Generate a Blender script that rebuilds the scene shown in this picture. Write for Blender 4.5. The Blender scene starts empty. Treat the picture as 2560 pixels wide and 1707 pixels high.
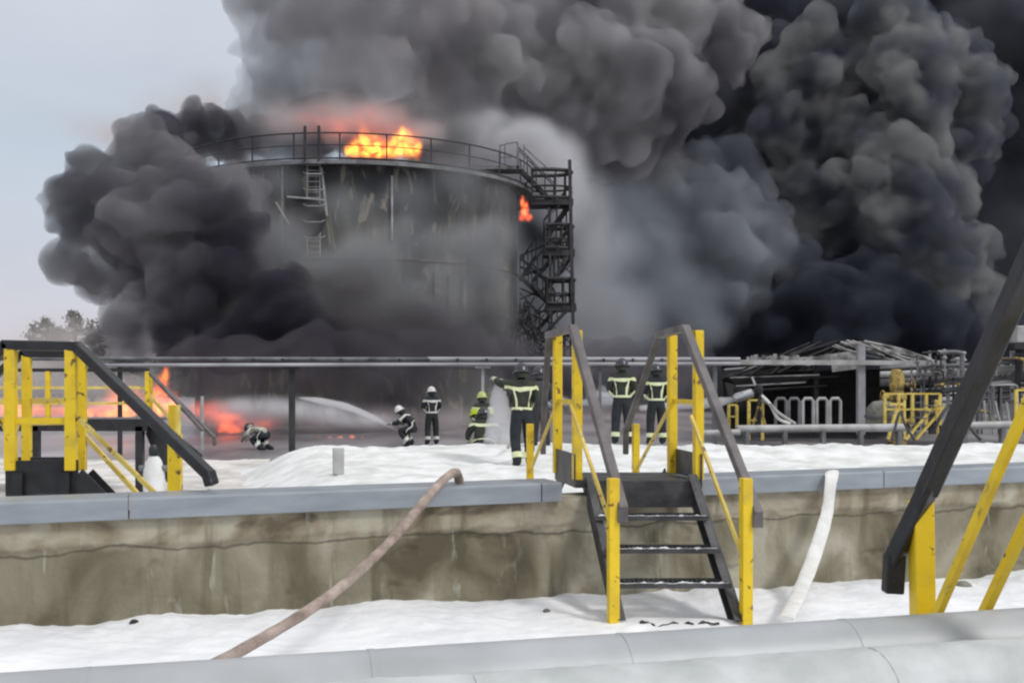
import bpy, bmesh, math, random
import numpy as np
from mathutils import Vector, Matrix, noise
sc = bpy.context.scene
COL = sc.collection
# ------------------------------------------------------------------ camera, sky, sun, exposure
F = 2600.0                      # focal length in photo pixels (2560 wide)
HZ = 950.0                      # horizon row
cam = bpy.data.cameras.new('camera'); co = bpy.data.objects.new('camera', cam); COL.objects.link(co)
co.location = (0, 0, 1.6); co.rotation_euler = (math.pi/2, 0, 0)
cam.lens = 36*F/2560; cam.shift_y = (HZ-853.5)/2560; cam.clip_end = 4000; cam.clip_start = .05
sc.camera = co
SUN_EL, SUN_AZ = 46, 125        # high veiled sun, behind the camera on the right
w = bpy.data.worlds.new('World'); sc.world = w; w.use_nodes = True; nt = w.node_tree
bg = nt.nodes['Background']; bg.inputs[1].default_value = .1
sky = nt.nodes.new('ShaderNodeTexSky'); sky.sky_type = 'NISHITA'; sky.sun_disc = False
sky.sun_elevation = math.radians(SUN_EL); sky.sun_rotation = math.radians(SUN_AZ)
tc = nt.nodes.new('ShaderNodeTexCoord'); sep = nt.nodes.new('ShaderNodeSeparateXYZ'); nt.links.new(tc.outputs['Generated'], sep.inputs[0])
ov = nt.nodes.new('ShaderNodeValToRGB'); nt.links.new(sep.outputs[2], ov.inputs[0])      # cloud layer: brighter towards the zenith
e = ov.color_ramp.elements
e[0].position = 0; e[0].color = (.60, .56, .61, 1); e[1].position = 1; e[1].color = (1, 1, 1, 1)
for p_, c_ in ((.09, (.58, .595, .67, 1)), (.2, (.545, .615, .70, 1)), (.36, (.62, .655, .72, 1)), (.6, (.85, .87, .92, 1))):
    x_ = ov.color_ramp.elements.new(p_); x_.color = c_
cn = nt.nodes.new('ShaderNodeTexNoise'); cn.inputs['Scale'].default_value = 2.2; cn.inputs['Detail'].default_value = 5
mpn = nt.nodes.new('ShaderNodeMapping'); mpn.inputs['Scale'].default_value = (1, 1, 3.5)
nt.links.new(tc.outputs['Generated'], mpn.inputs[0]); nt.links.new(mpn.outputs[0], cn.inputs[0])
mr = nt.nodes.new('ShaderNodeMapRange'); mr.inputs[1].default_value = .3; mr.inputs[2].default_value = .7; mr.inputs[3].default_value = 9.8; mr.inputs[4].default_value = 11.6
nt.links.new(cn.outputs[0], mr.inputs[0])
vm = nt.nodes.new('ShaderNodeVectorMath'); vm.operation = 'SCALE'; nt.links.new(ov.outputs[0], vm.inputs[0]); nt.links.new(mr.outputs[0], vm.inputs['Scale'])
mx = nt.nodes.new('ShaderNodeMix'); mx.data_type = 'RGBA'; mx.inputs[0].default_value = .93
nt.links.new(sky.outputs[0], mx.inputs[6]); nt.links.new(vm.outputs[0], mx.inputs[7]); nt.links.new(mx.outputs[2], bg.inputs[0])
sl = bpy.data.lights.new('sun', 'SUN'); sl.energy = 1.5; sl.angle = math.radians(12); sl.color = (1, .97, .93)
so = bpy.data.objects.new('sun', sl); COL.objects.link(so)
_a = math.radians(SUN_AZ); _e = math.radians(SUN_EL)
so.rotation_euler = Vector((math.sin(_a)*math.cos(_e), math.cos(_a)*math.cos(_e), math.sin(_e))).to_track_quat('Z', 'Y').to_euler()
vs = sc.view_settings; vs.view_transform = 'Standard'; vs.look = 'None'; vs.exposure = 0; vs.gamma = 1
cy = sc.cycles; cy.volume_bounces = 2; cy.volume_step_rate = .28; cy.volume_max_steps = 256; cy.use_denoising = True
cy.max_bounces = 8; cy.filter_width = 2.3; cy.sample_clamp_indirect = 6

# ------------------------------------------------------------------ helpers
def P(px, py, Y): return Vector(((px-1280)/F*Y, Y, 1.6+(HZ-py)/F*Y))
def tag(o, label=None, cat=None, group=None, kind=None):
    if label: o['label'] = label
    if cat: o['category'] = cat
    if group: o['group'] = group
    if kind: o['kind'] = kind
    return o
def empty(name, loc, label, cat, group=None, rz=0):
    o = bpy.data.objects.new(name, None); COL.objects.link(o); o.location = loc; o.rotation_euler = (0, 0, rz); o.empty_display_size = .1
    return tag(o, label, cat, group)
def world_matrix(o):
    m = o.matrix_basis.copy()
    while o.parent: o = o.parent; m = o.matrix_basis @ m
    return m
def link(name, me, mat, parent=None, world=True):
    me.materials.clear()
    for m in (mat if isinstance(mat, (list, tuple)) else [mat]): me.materials.append(m)
    o = bpy.data.objects.new(name, me); COL.objects.link(o)
    if parent:
        o.parent = parent
        if world: me.transform(world_matrix(parent).inverted())
    return o
class MB:
    """collects shapes in world coordinates and links them as ONE mesh object"""
    def __init__(s): s.v = []; s.f = []
    def add(s, v, f):
        n = len(s.v); s.v += [tuple(x) for x in v]; s.f += [tuple(i+n for i in q) for q in f]; return s
    def box(s, c, size, rz=0):
        c = Vector(c); hx, hy, hz = size[0]/2, size[1]/2, size[2]/2; R = Matrix.Rotation(rz, 3, 'Z')
        v = [c+R @ Vector((x*hx, y*hy, z*hz)) for x in (-1, 1) for y in (-1, 1) for z in (-1, 1)]
        return s.add(v, [(0,1,3,2),(4,6,7,5),(0,4,5,1),(2,3,7,6),(0,2,6,4),(1,5,7,3)])
    def bar(s, a, b, w, h=None, up=(0, 0, 1)):
        """rectangular bar a->b: w sideways, h along up"""
        a = Vector(a); b = Vector(b); h = h or w; d = (b-a).normalized(); u = Vector(up)
        if abs(d.dot(u)) > .98: u = Vector((0, 1, 0))
        r = d.cross(u).normalized(); u = r.cross(d)
        v = [p+r*(x*w/2)+u*(y*h/2) for p in (a, b) for x, y in ((-1,-1),(1,-1),(1,1),(-1,1))]
        return s.add(v, [(3,2,1,0),(4,5,6,7),(0,1,5,4),(1,2,6,5),(2,3,7,6),(3,0,4,7)])
    def tube(s, pts, r, n=10, cap=True, squash=1.0):
        pts = [Vector(p) for p in pts]; rs = r if isinstance(r, (list, tuple)) else [r]*len(pts)
        base = len(s.v); prev = None
        for i, p in enumerate(pts):
            t = (pts[min(i+1, len(pts)-1)]-pts[max(i-1, 0)]).normalized()
            u = Vector((0, 0, 1)) if abs(t.z) < .95 else Vector((0, 1, 0))
            if prev is not None and abs(prev.dot(t)) < .9: u = prev
            x = t.cross(u).normalized(); y = x.cross(t).normalized(); prev = y
            for k in range(n):
                a = 2*math.pi*k/n; s.v.append(tuple(p+x*math.cos(a)*rs[i]+y*math.sin(a)*rs[i]*squash))
        for i in range(len(pts)-1):
            for k in range(n):
                a = base+i*n+k; b = base+i*n+(k+1) % n; s.f.append((a, b, b+n, a+n))
        if cap:
            s.f.append(tuple(base+k for k in range(n))[::-1]); s.f.append(tuple(base+(len(pts)-1)*n+k for k in range(n)))
        return s
    def lathe(s, prof, c, n=24, a0=0, a1=2*math.pi, M=None):
        c = Vector(c); full = abs(a1-a0-2*math.pi) < 1e-4; m = n if full else n+1; base = len(s.v)
        for r, z in prof:
            for k in range(m):
                a = a0+(a1-a0)*k/n; q = Vector((r*math.cos(a), r*math.sin(a), z)); s.v.append(tuple(c+(M @ q if M else q)))
        for i in range(len(prof)-1):
            for k in range(n):
                a = base+i*m+k; b = base+i*m+(k+1) % m; s.f.append((a, b, b+m, a+m))
        return s
    def build(s, name, mat, parent=None, smooth=False, bevel=0, **k):
        me = bpy.data.meshes.new(name); me.from_pydata(s.v, [], s.f); me.update()
        bm = bmesh.new(); bm.from_mesh(me); bmesh.ops.recalc_face_normals(bm, faces=bm.faces); bm.to_mesh(me); bm.free()
        if smooth:
            for p in me.polygons: p.use_smooth = True
            try: me.set_sharp_from_angle(angle=math.radians(40))
            except Exception: pass
        o = link(name, me, mat, parent)
        if bevel:
            m = o.modifiers.new('bevel', 'BEVEL'); m.width = bevel; m.segments = 2; m.limit_method = 'ANGLE'
        return tag(o, **k)
def spline(pts, n=8):
    pts = [Vector(p) for p in pts]; out = []
    for i in range(len(pts)-1):
        p0 = pts[max(i-1, 0)]; p1 = pts[i]; p2 = pts[i+1]; p3 = pts[min(i+2, len(pts)-1)]
        for k in range(n):
            t = k/n; out.append(.5*((2*p1)+(p2-p0)*t+(2*p0-5*p1+4*p2-p3)*t*t+(3*p1-p0-3*p2+p3)*t**3))
    out.append(pts[-1]); return out
def fbm(x, y, z=0, o=4):
    v = 0; a = 1; s = 0
    for i in range(o): v += a*noise.noise((x, y, z+i*7.3)); s += a; x *= 2.03; y *= 2.03; a *= .5
    return v/s
def lerp_(a, b, t): return a+(b-a)*t
def sstep(a, b, x):
    t = max(0, min(1, (x-a)/(b-a))); return t*t*(3-2*t)

# ------------------------------------------------------------------ materials
def mat(name, c1, c2=None, rough=.6, metal=0, scale=6, bump=0, bscale=30, stretch=(1, 1, 1), lo=.35, hi=.65, detail=5):
    m = bpy.data.materials.new(name); m.use_nodes = True; nt = m.node_tree; b = nt.nodes['Principled BSDF']
    b.inputs['Roughness'].default_value = rough; b.inputs['Metallic'].default_value = metal
    c2 = c2 or tuple(x*.75 for x in c1)
    t = nt.nodes.new('ShaderNodeTexCoord'); mp = nt.nodes.new('ShaderNodeMapping'); mp.inputs['Scale'].default_value = stretch
    nt.links.new(t.outputs['Object'], mp.inputs[0])
    n = nt.nodes.new('ShaderNodeTexNoise'); n.inputs['Scale'].default_value = scale; n.inputs['Detail'].default_value = detail; nt.links.new(mp.outputs[0], n.inputs[0])
    r = nt.nodes.new('ShaderNodeValToRGB'); r.color_ramp.elements[0].position = lo; r.color_ramp.elements[1].position = hi
    r.color_ramp.elements[0].color = (*c2, 1); r.color_ramp.elements[1].color = (*c1, 1)
    nt.links.new(n.outputs[0], r.inputs[0]); nt.links.new(r.outputs[0], b.inputs['Base Color'])
    if bump:
        n2 = nt.nodes.new('ShaderNodeTexNoise'); n2.inputs['Scale'].default_value = bscale; n2.inputs['Detail'].default_value = 4; nt.links.new(mp.outputs[0], n2.inputs[0])
        bp = nt.nodes.new('ShaderNodeBump'); bp.inputs['Strength'].default_value = bump; bp.inputs['Distance'].default_value = .02
        nt.links.new(n2.outputs[0], bp.inputs['Height']); nt.links.new(bp.outputs[0], b.inputs['Normal'])
    return m
M = {}
M['yellow'] = mat('yellow_paint', (.80, .56, .015), (.62, .40, .02), .45, scale=3, bump=.1, lo=.3, hi=.5)
M['pale_yellow'] = mat('faded_yellow_paint', (.78, .62, .16), (.60, .44, .10), .5, scale=5)
def chips(m, c, lo, hi, scale=14):
    nt = m.node_tree; b = nt.nodes['Principled BSDF']; src = b.inputs['Base Color'].links[0].from_socket
    t = nt.nodes.new('ShaderNodeTexCoord'); n = nt.nodes.new('ShaderNodeTexNoise'); n.inputs['Scale'].default_value = scale; n.inputs['Detail'].default_value = 8; n.inputs['Distortion'].default_value = .5; nt.links.new(t.outputs['Object'], n.inputs[0])
    r = nt.nodes.new('ShaderNodeMapRange'); nt.links.new(n.outputs[0], r.inputs[0]); r.inputs[1].default_value = lo; r.inputs[2].default_value = hi
    x = nt.nodes.new('ShaderNodeMix'); x.data_type = 'RGBA'; nt.links.new(r.outputs[0], x.inputs[0]); nt.links.new(src, x.inputs[6]); x.inputs[7].default_value = (*c, 1); nt.links.new(x.outputs[2], b.inputs['Base Color'])
for k_ in ('yellow', 'pale_yellow'): chips(M[k_], (.16, .09, .03), .62, .67); chips(M[k_], (.56, .40, .04), .54, .7, 3)
M['rail'] = mat('handrail_steel', (.15, .135, .135), (.075, .065, .065), .5, scale=5, bump=.15)
M['black'] = mat('black_paint', (.022, .022, .026), (.010, .010, .012), .38, scale=8, bump=.2)
M['stair'] = mat('dark_stair_steel', (.075, .075, .08), (.025, .025, .028), .5, scale=6, bump=.25)
M['coping'] = mat('painted_sheet_coping', (.31, .335, .365), (.22, .245, .275), .4, scale=2.5, stretch=(1, 1, 4), bump=.05, lo=.3, hi=.7)
M['clad'] = mat('pipe_cladding', (.46, .475, .49), (.36, .375, .385), .48, .15, scale=2.2, bump=.35, bscale=3.2)
M['foil'] = mat('crumpled_foil', (.56, .58, .58), (.42, .44, .435), .62, .05, scale=5, bump=.5, bscale=9)
M['pipe_far'] = mat('pale_pipe_paint', (.46, .46, .48), (.26, .26, .28), .5, scale=.6)
M['pale'] = mat('pale_steel', (.50, .50, .50), (.30, .29, .28), .5, scale=2)
M['grey_steel'] = mat('grey_steel', (.20, .205, .21), (.09, .09, .095), .5, scale=2)
M['soot'] = mat('sooty_steel', (.045, .045, .05), (.018, .018, .02), .7, scale=1.5, bump=.2)
M['char'] = mat('charred_metal', (.035, .033, .036), (.012, .011, .012), .8, scale=2.5, bump=.5)
M['ash_panel'] = mat('scorched_panel', (.38, .37, .36), (.10, .10, .10), .7, scale=1.6, lo=.4, hi=.55)
M['navy'] = mat('turnout_cloth', (.022, .027, .032), (.012, .014, .018), .85, scale=9, bump=.3)
M['green_cloth'] = mat('dark_green_cloth', (.035, .045, .028), (.018, .022, .016), .85, scale=9, bump=.3)
M['beige_cloth'] = mat('pale_turnout_cloth', (.42, .40, .33), (.25, .24, .2), .85, scale=9, bump=.3)
M['vest'] = mat('hi_vis_cloth', (.66, .80, .05), (.50, .62, .04), .6, scale=9)
M['band'] = mat('reflective_band', (.78, .80, .55), (.62, .66, .36), .4, scale=9)
M['white_band'] = mat('silver_band', (.72, .72, .68), (.55, .55, .5), .4, scale=9)
M['skin'] = mat('skin', (.45, .28, .2), (.38, .22, .16), .5, scale=9)
M['glove'] = mat('glove_leather', (.5, .48, .42), (.3, .28, .24), .7, scale=15)
M['boot'] = mat('rubber_boot', (.015, .015, .015), (.01, .01, .01), .5, scale=9)
M['helmet_white'] = mat('white_helmet', (.72, .71, .69), (.5, .48, .46), .35, scale=6)
M['helmet_dark'] = mat('dark_helmet', (.05, .055, .07), (.025, .025, .03), .25, scale=6)
M['helmet_lime'] = mat('lime_helmet', (.55, .6, .2), (.3, .33, .12), .35, scale=6)
M['hose'] = mat('muddy_hose_fabric', (.46, .37, .32), (.20, .15, .125), .85, scale=9, bump=.6, bscale=60, lo=.3, hi=.7)
M['white_hose'] = mat('white_hose_fabric', (.78, .78, .76), (.66, .65, .62), .8, scale=9, bump=.4, bscale=60)
M['stone'] = mat('grey_stone', (.24, .24, .20), (.13, .13, .11), .9, scale=6, bump=.6)
M['bark'] = mat('pine_bark', (.09, .07, .055), (.05, .04, .03), .9, scale=6, bump=.6)
M['foliage'] = mat('pine_needles', (.12, .145, .12), (.06, .075, .06), .9, scale=1.5)
M['silver'] = mat('bright_nozzle_metal', (.6, .61, .63), (.4, .41, .43), .25, .8, scale=6)
M['valve'] = mat('ochre_valve_paint', (.46, .33, .08), (.07, .05, .025), .6, scale=4, bump=.6, lo=.42, hi=.58)

def snow_mat(name, c1, c2, scale):
    return mat(name, c1, c2, .8, scale=scale, bump=.9, bscale=9, lo=.30, hi=.6, detail=9)
M['snow'] = snow_mat('snow', (.86, .865, .88), (.72, .735, .765), 1.5)
M['old_snow'] = snow_mat('trodden_snow', (.80, .805, .80), (.56, .575, .54), 1.6)
M['dirty_snow'] = snow_mat('dirty_snow', (.72, .69, .65), (.42, .40, .39), 1.4)
# wet slushy ground
g = mat('slushy_ground', (.34, .32, .33), (.13, .12, .13), .35, scale=.35, bump=.3, bscale=2.5, stretch=(1, .35, 1), lo=.35, hi=.62); M['ground'] = g
# concrete with dirt that belongs to it
def concrete():
    m = bpy.data.materials.new('stained_concrete'); m.use_nodes = True; nt = m.node_tree; b = nt.nodes['Principled BSDF']; b.inputs['Roughness'].default_value = .9
    t = nt.nodes.new('ShaderNodeTexCoord')
    def nz(sc_, st, det=6, dist=0):
        mp = nt.nodes.new('ShaderNodeMapping'); mp.inputs['Scale'].default_value = st; nt.links.new(t.outputs['Object'], mp.inputs[0])
        n = nt.nodes.new('ShaderNodeTexNoise'); n.inputs['Scale'].default_value = sc_; n.inputs['Detail'].default_value = det; n.inputs['Distortion'].default_value = dist
        nt.links.new(mp.outputs[0], n.inputs[0]); return n.outputs[0]
    def ramp(src, stops):
        r = nt.nodes.new('ShaderNodeValToRGB'); nt.links.new(src, r.inputs[0]); el = r.color_ramp.elements
        el[0].position, el[0].color = stops[0][0], (*stops[0][1], 1); el[1].position, el[1].color = stops[-1][0], (*stops[-1][1], 1)
        for p, c in stops[1:-1]: x = el.new(p); x.color = (*c, 1)
        return r.outputs[0]
    def mixc(f, a, b_):
        x = nt.nodes.new('ShaderNodeMix'); x.data_type = 'RGBA'; nt.links.new(f, x.inputs[0]); nt.links.new(a, x.inputs[6]); nt.links.new(b_, x.inputs[7]); return x.outputs[2]
    low = ramp(nz(1.6, (1, 1, .8), 7, .6), [(.32, (.095, .080, .050)), (.42, (.175, .155, .102)), (.54, (.25, .225, .16)), (.66, (.40, .37, .29))])
    up = ramp(nz(2.6, (1, 1, 1.4), 7, .8), [(.30, (.12, .09, .06)), (.42, (.26, .22, .15)), (.55, (.37, .33, .25)), (.72, (.43, .41, .32))])
    s = nt.nodes.new('ShaderNodeSeparateXYZ'); nt.links.new(t.outputs['Object'], s.inputs[0])
    ad = nt.nodes.new('ShaderNodeMath'); ad.operation = 'MULTIPLY_ADD'; nt.links.new(nz(3, (1, 1, 1), 4), ad.inputs[0]); ad.inputs[1].default_value = .16; nt.links.new(s.outputs[2], ad.inputs[2])
    fz = nt.nodes.new('ShaderNodeMapRange'); nt.links.new(ad.outputs[0], fz.inputs[0]); fz.inputs[1].default_value = .50; fz.inputs[2].default_value = .56
    base = mixc(fz.outputs[0], low, up)
    st = nt.nodes.new('ShaderNodeMapRange'); nt.links.new(nz(7, (1, 1, .13), 5, .3), st.inputs[0]); st.inputs[1].default_value = .55; st.inputs[2].default_value = .75; st.inputs[4].default_value = .75
    dk = nt.nodes.new('ShaderNodeRGB'); dk.outputs[0].default_value = (.10, .085, .05, 1)
    c = mixc(st.outputs[0], base, dk.outputs[0])
    st2 = nt.nodes.new('ShaderNodeMapRange'); nt.links.new(nz(5.5, (1.3, 1, .3), 6, 1.2), st2.inputs[0]); st2.inputs[1].default_value = .63; st2.inputs[2].default_value = .72; st2.inputs[4].default_value = .6
    lt = nt.nodes.new('ShaderNodeRGB'); lt.outputs[0].default_value = (.38, .38, .31, 1)
    c = mixc(st2.outputs[0], c, lt.outputs[0])
    # dirt along the ragged construction joint
    ln = nt.nodes.new('ShaderNodeMath'); ln.operation = 'MULTIPLY_ADD'; nt.links.new(nz(1.8, (1, 1, 1), 6), ln.inputs[0]); ln.inputs[1].default_value = .22; nt.links.new(s.outputs[2], ln.inputs[2])
    lr = ramp(ln.outputs[0], [(.525, (0, 0, 0)), (.540, (.8, .8, .8)), (.555, (0, 0, 0))]); dk2 = nt.nodes.new('ShaderNodeRGB'); dk2.outputs[0].default_value = (.06, .05, .035, 1)
    c = mixc(lr, c, dk2.outputs[0])
    nt.links.new(c, b.inputs['Base Color'])
    bp = nt.nodes.new('ShaderNodeBump'); bp.inputs['Strength'].default_value = .5; bp.inputs['Distance'].default_value = .02
    nt.links.new(nz(22, (1, 1, 1), 8), bp.inputs['Height']); nt.links.new(bp.outputs[0], b.inputs['Normal'])
    return m
M['concrete'] = concrete()
def tank_mat():
    m = mat('scorched_tank_plate', (.22, .22, .20), (.035, .036, .04), .6, scale=.45, stretch=(1, 1, .35), lo=.36, hi=.66, bump=.15, bscale=1.5)
    nt = m.node_tree; b = nt.nodes['Principled BSDF']; src = b.inputs['Base Color'].links[0].from_socket
    t = nt.nodes.new('ShaderNodeTexCoord'); s = nt.nodes.new('ShaderNodeSeparateXYZ'); nt.links.new(t.outputs['Object'], s.inputs[0])
    n = nt.nodes.new('ShaderNodeTexNoise'); n.inputs['Scale'].default_value = .8; n.inputs['Detail'].default_value = 6
    mp = nt.nodes.new('ShaderNodeMapping'); mp.inputs['Scale'].default_value = (1.2, 1.2, .18); nt.links.new(t.outputs['Object'], mp.inputs[0]); nt.links.new(mp.outputs[0], n.inputs[0])
    a = nt.nodes.new('ShaderNodeMath'); a.operation = 'MULTIPLY_ADD'; nt.links.new(n.outputs[0], a.inputs[0]); a.inputs[1].default_value = 7; nt.links.new(s.outputs[2], a.inputs[2])
    r = nt.nodes.new('ShaderNodeMapRange'); nt.links.new(a.outputs[0], r.inputs[0]); r.inputs[1].default_value = 12.0; r.inputs[2].default_value = 14.5; r.inputs[4].default_value = .92
    x = nt.nodes.new('ShaderNodeMix'); x.data_type = 'RGBA'; nt.links.new(r.outputs[0], x.inputs[0]); nt.links.new(src, x.inputs[6]); x.inputs[7].default_value = (.035, .036, .04, 1)
    nt.links.new(x.outputs[2], b.inputs['Base Color']); return m
M['tank'] = tank_mat()
_m = M['tank'].node_tree; _b = _m.nodes['Principled BSDF']; _src = _b.inputs['Base Color'].links[0].from_socket
_t = _m.nodes.new('ShaderNodeTexCoord'); _mp = _m.nodes.new('ShaderNodeMapping'); _mp.inputs['Scale'].default_value = (1.6, 1.6, .5); _m.links.new(_t.outputs['Object'], _mp.inputs[0])
_n = _m.nodes.new('ShaderNodeTexNoise'); _n.inputs['Scale'].default_value = 1.1; _n.inputs['Detail'].default_value = 9; _n.inputs['Distortion'].default_value = 1.4; _m.links.new(_mp.outputs[0], _n.inputs[0])
_r = _m.nodes.new('ShaderNodeMapRange'); _m.links.new(_n.outputs[0], _r.inputs[0]); _r.inputs[1].default_value = .55; _r.inputs[2].default_value = .63; _r.inputs[4].default_value = .7
_x = _m.nodes.new('ShaderNodeMix'); _x.data_type = 'RGBA'; _m.links.new(_r.outputs[0], _x.inputs[0]); _m.links.new(_src, _x.inputs[6]); _x.inputs[7].default_value = (.30, .28, .22, 1); _m.links.new(_x.outputs[2], _b.inputs['Base Color'])

def smoke_mat(name, c1, c2, dens, scale=None, lo=.35, hi=.6, cscale=.12, base=0.0, em=None):
    m = bpy.data.materials.new(name); m.use_nodes = True; nt = m.node_tree; nt.nodes.clear()
    o = nt.nodes.new('ShaderNodeOutputMaterial'); p = nt.nodes.new('ShaderNodeVolumePrincipled'); nt.links.new(p.outputs[0], o.inputs[1])
    p.inputs['Density'].default_value = dens; p.inputs['Color'].default_value = (*c1, 1); p.inputs['Anisotropy'].default_value = 0
    t = nt.nodes.new('ShaderNodeTexCoord')
    if scale:
        n = nt.nodes.new('ShaderNodeTexNoise'); n.inputs['Scale'].default_value = scale; n.inputs['Detail'].default_value = 3; n.inputs['Distortion'].default_value = .6
        nt.links.new(t.outputs['Object'], n.inputs[0])
        r = nt.nodes.new('ShaderNodeMapRange'); r.interpolation_type = 'SMOOTHSTEP'; nt.links.new(n.outputs[0], r.inputs[0])
        r.inputs[1].default_value = lo; r.inputs[2].default_value = hi; r.inputs[3].default_value = base; r.inputs[4].default_value = dens
        nt.links.new(r.outputs[0], p.inputs['Density'])
        if c2:
            n2 = nt.nodes.new('ShaderNodeTexNoise'); n2.inputs['Scale'].default_value = cscale; n2.inputs['Detail'].default_value = 2; nt.links.new(t.outputs['Object'], n2.inputs[0])
            cr = nt.nodes.new('ShaderNodeValToRGB'); cr.color_ramp.elements[0].position = .4; cr.color_ramp.elements[1].position = .6
            cr.color_ramp.elements[0].color = (*c1, 1); cr.color_ramp.elements[1].color = (*c2, 1)
            nt.links.new(n2.outputs[0], cr.inputs[0]); nt.links.new(cr.outputs[0], p.inputs['Color'])
    return m
def puff_mat(name, col, dens, scale, lo=.35, hi=.62, base=.1):
    m = smoke_mat(name, col, None, dens); nt = m.node_tree; p = next(n for n in nt.nodes if n.type == 'PRINCIPLED_VOLUME')
    t = nt.nodes.new('ShaderNodeTexCoord'); gr = nt.nodes.new('ShaderNodeTexGradient'); gr.gradient_type = 'QUADRATIC_SPHERE'; nt.links.new(t.outputs['Object'], gr.inputs[0])
    ge = nt.nodes.new('ShaderNodeNewGeometry'); n = nt.nodes.new('ShaderNodeTexNoise'); n.inputs['Scale'].default_value = scale; n.inputs['Detail'].default_value = 3; n.inputs['Distortion'].default_value = .7
    nt.links.new(ge.outputs['Position'], n.inputs[0])
    r = nt.nodes.new('ShaderNodeMapRange'); r.interpolation_type = 'SMOOTHSTEP'; nt.links.new(n.outputs[0], r.inputs[0])
    r.inputs[1].default_value = lo; r.inputs[2].default_value = hi; r.inputs[3].default_value = base*dens*3; r.inputs[4].default_value = dens*3
    mu = nt.nodes.new('ShaderNodeMath'); mu.operation = 'MULTIPLY'; nt.links.new(gr.outputs[1], mu.inputs[0]); nt.links.new(r.outputs[0], mu.inputs[1]); nt.links.new(mu.outputs[0], p.inputs['Density'])
    return m
def fire_mat(name, hot, cool, strength, scale, lo=.4, hi=.62):
    m = bpy.data.materials.new(name); m.use_nodes = True; nt = m.node_tree; nt.nodes.clear()
    o = nt.nodes.new('ShaderNodeOutputMaterial'); p = nt.nodes.new('ShaderNodeVolumePrincipled'); nt.links.new(p.outputs[0], o.inputs[1])
    p.inputs['Density'].default_value = .15; p.inputs['Color'].default_value = (.5, .3, .2, 1)
    t = nt.nodes.new('ShaderNodeTexCoord'); n = nt.nodes.new('ShaderNodeTexNoise'); n.inputs['Scale'].default_value = scale; n.inputs['Detail'].default_value = 3; n.inputs['Distortion'].default_value = 1.2
    nt.links.new(t.outputs['Object'], n.inputs[0])
    r = nt.nodes.new('ShaderNodeValToRGB'); r.color_ramp.elements[0].position = lo; r.color_ramp.elements[1].position = hi
    r.color_ramp.elements[0].color = (*cool, 1); r.color_ramp.elements[1].color = (*hot, 1)
    nt.links.new(n.outputs[0], r.inputs[0]); nt.links.new(r.outputs[0], p.inputs['Emission Color'])
    q = nt.nodes.new('ShaderNodeMapRange'); nt.links.new(n.outputs[0], q.inputs[0]); q.inputs[1].default_value = lo-.06; q.inputs[2].default_value = hi; q.inputs[3].default_value = strength*.08; q.inputs[4].default_value = strength
    nt.links.new(q.outputs[0], p.inputs['Emission Strength']); return m
def glow_mat(name, c, s):
    m = bpy.data.materials.new(name); m.use_nodes = True; nt = m.node_tree; nt.nodes.clear()
    o = nt.nodes.new('ShaderNodeOutputMaterial'); e = nt.nodes.new('ShaderNodeEmission'); e.inputs[1].default_value = s
    t = nt.nodes.new('ShaderNodeTexCoord'); n = nt.nodes.new('ShaderNodeTexNoise'); n.inputs['Scale'].default_value = 3; n.inputs['Detail'].default_value = 3; nt.links.new(t.outputs['Object'], n.inputs[0])
    r = nt.nodes.new('ShaderNodeValToRGB'); r.color_ramp.elements[0].position = .38; r.color_ramp.elements[1].position = .62
    r.color_ramp.elements[0].color = (c[0], c[1]*.3, c[2]*.2, 1); r.color_ramp.elements[1].color = (*c, 1)
    nt.links.new(n.outputs[0], r.inputs[0]); nt.links.new(r.outputs[0], e.inputs[0]); nt.links.new(e.outputs[0], o.inputs[0]); return m

# ------------------------------------------------------------------ setting: ground and snow
MB().add([(-1500,-60,-.4),(1500,-60,-.4),(1500,3000,-.4),(-1500,3000,-.4)], [(0,1,2,3)]).build('ground', M['ground'], kind='structure')
def wallY(X): return 6.8+.354*(X+3.35)          # front line of the containment wall
def field(name, xs, ys, fn, keep, m, **k):
    V = []; Fc = []; nx, ny = len(xs), len(ys)
    for y in ys:
        for x in xs: V.append((x, y, fn(x, y)))
    for j in range(ny-1):
        for i in range(nx-1):
            cx = (xs[i]+xs[i+1])/2; cy_ = (ys[j]+ys[j+1])/2
            if keep(cx, cy_): a = j*nx+i; Fc.append((a, a+1, a+nx+1, a+nx))
    me = bpy.data.meshes.new(name); me.from_pydata(V, [], Fc)
    bm = bmesh.new(); bm.from_mesh(me); bmesh.ops.delete(bm, geom=[v for v in bm.verts if not v.link_faces], context='VERTS'); bm.to_mesh(me); bm.free()
    for p in me.polygons: p.use_smooth = True
    return tag(link(name, me, m), **k)
_r = random.Random(5); PRINTS = []
for q in range(26):      # two trails of boot prints: to the stair and along the wall
    if q < 12: t = q/11; px_, py_ = lerp_(-1.2, .95, t)+.09*(-1)**q, lerp_(4.6, 7.1, t)
    else: t = (q-12)/13; px_, py_ = lerp_(1.5, 4.9, t), lerp_(6.9, 7.9, t)+.1*(-1)**q
    PRINTS.append((px_+_r.uniform(-.05, .05), py_+_r.uniform(-.06, .06), _r.uniform(.7, 1.2)))
def near_h(x, y):
    dent = 0
    for fx, fy, fs in PRINTS:
        if abs(x-fx) < .3 and abs(y-fy) < .4: r2 = ((x-fx)/.085)**2+((y-fy)/.16)**2; dent += fs*(-.045*math.exp(-r2*r2)+.012*math.exp(-(r2-2.2)**2))
    h = -.02-.024*(x+3.35)+.09*fbm(x*.7, y*1.1)+.03*fbm(x*2.6, y*3.4, 5)+.012*fbm(x*9, y*11, 8)
    d = wallY(x)-y
    h += .05*math.exp(-(d/.35)**2)*max(0, fbm(x*2.2, 3, 1)+.25)+.03*max(0, fbm(x*7, y*7, 2))*math.exp(-(d/.6)**2)
    return h+dent
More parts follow.
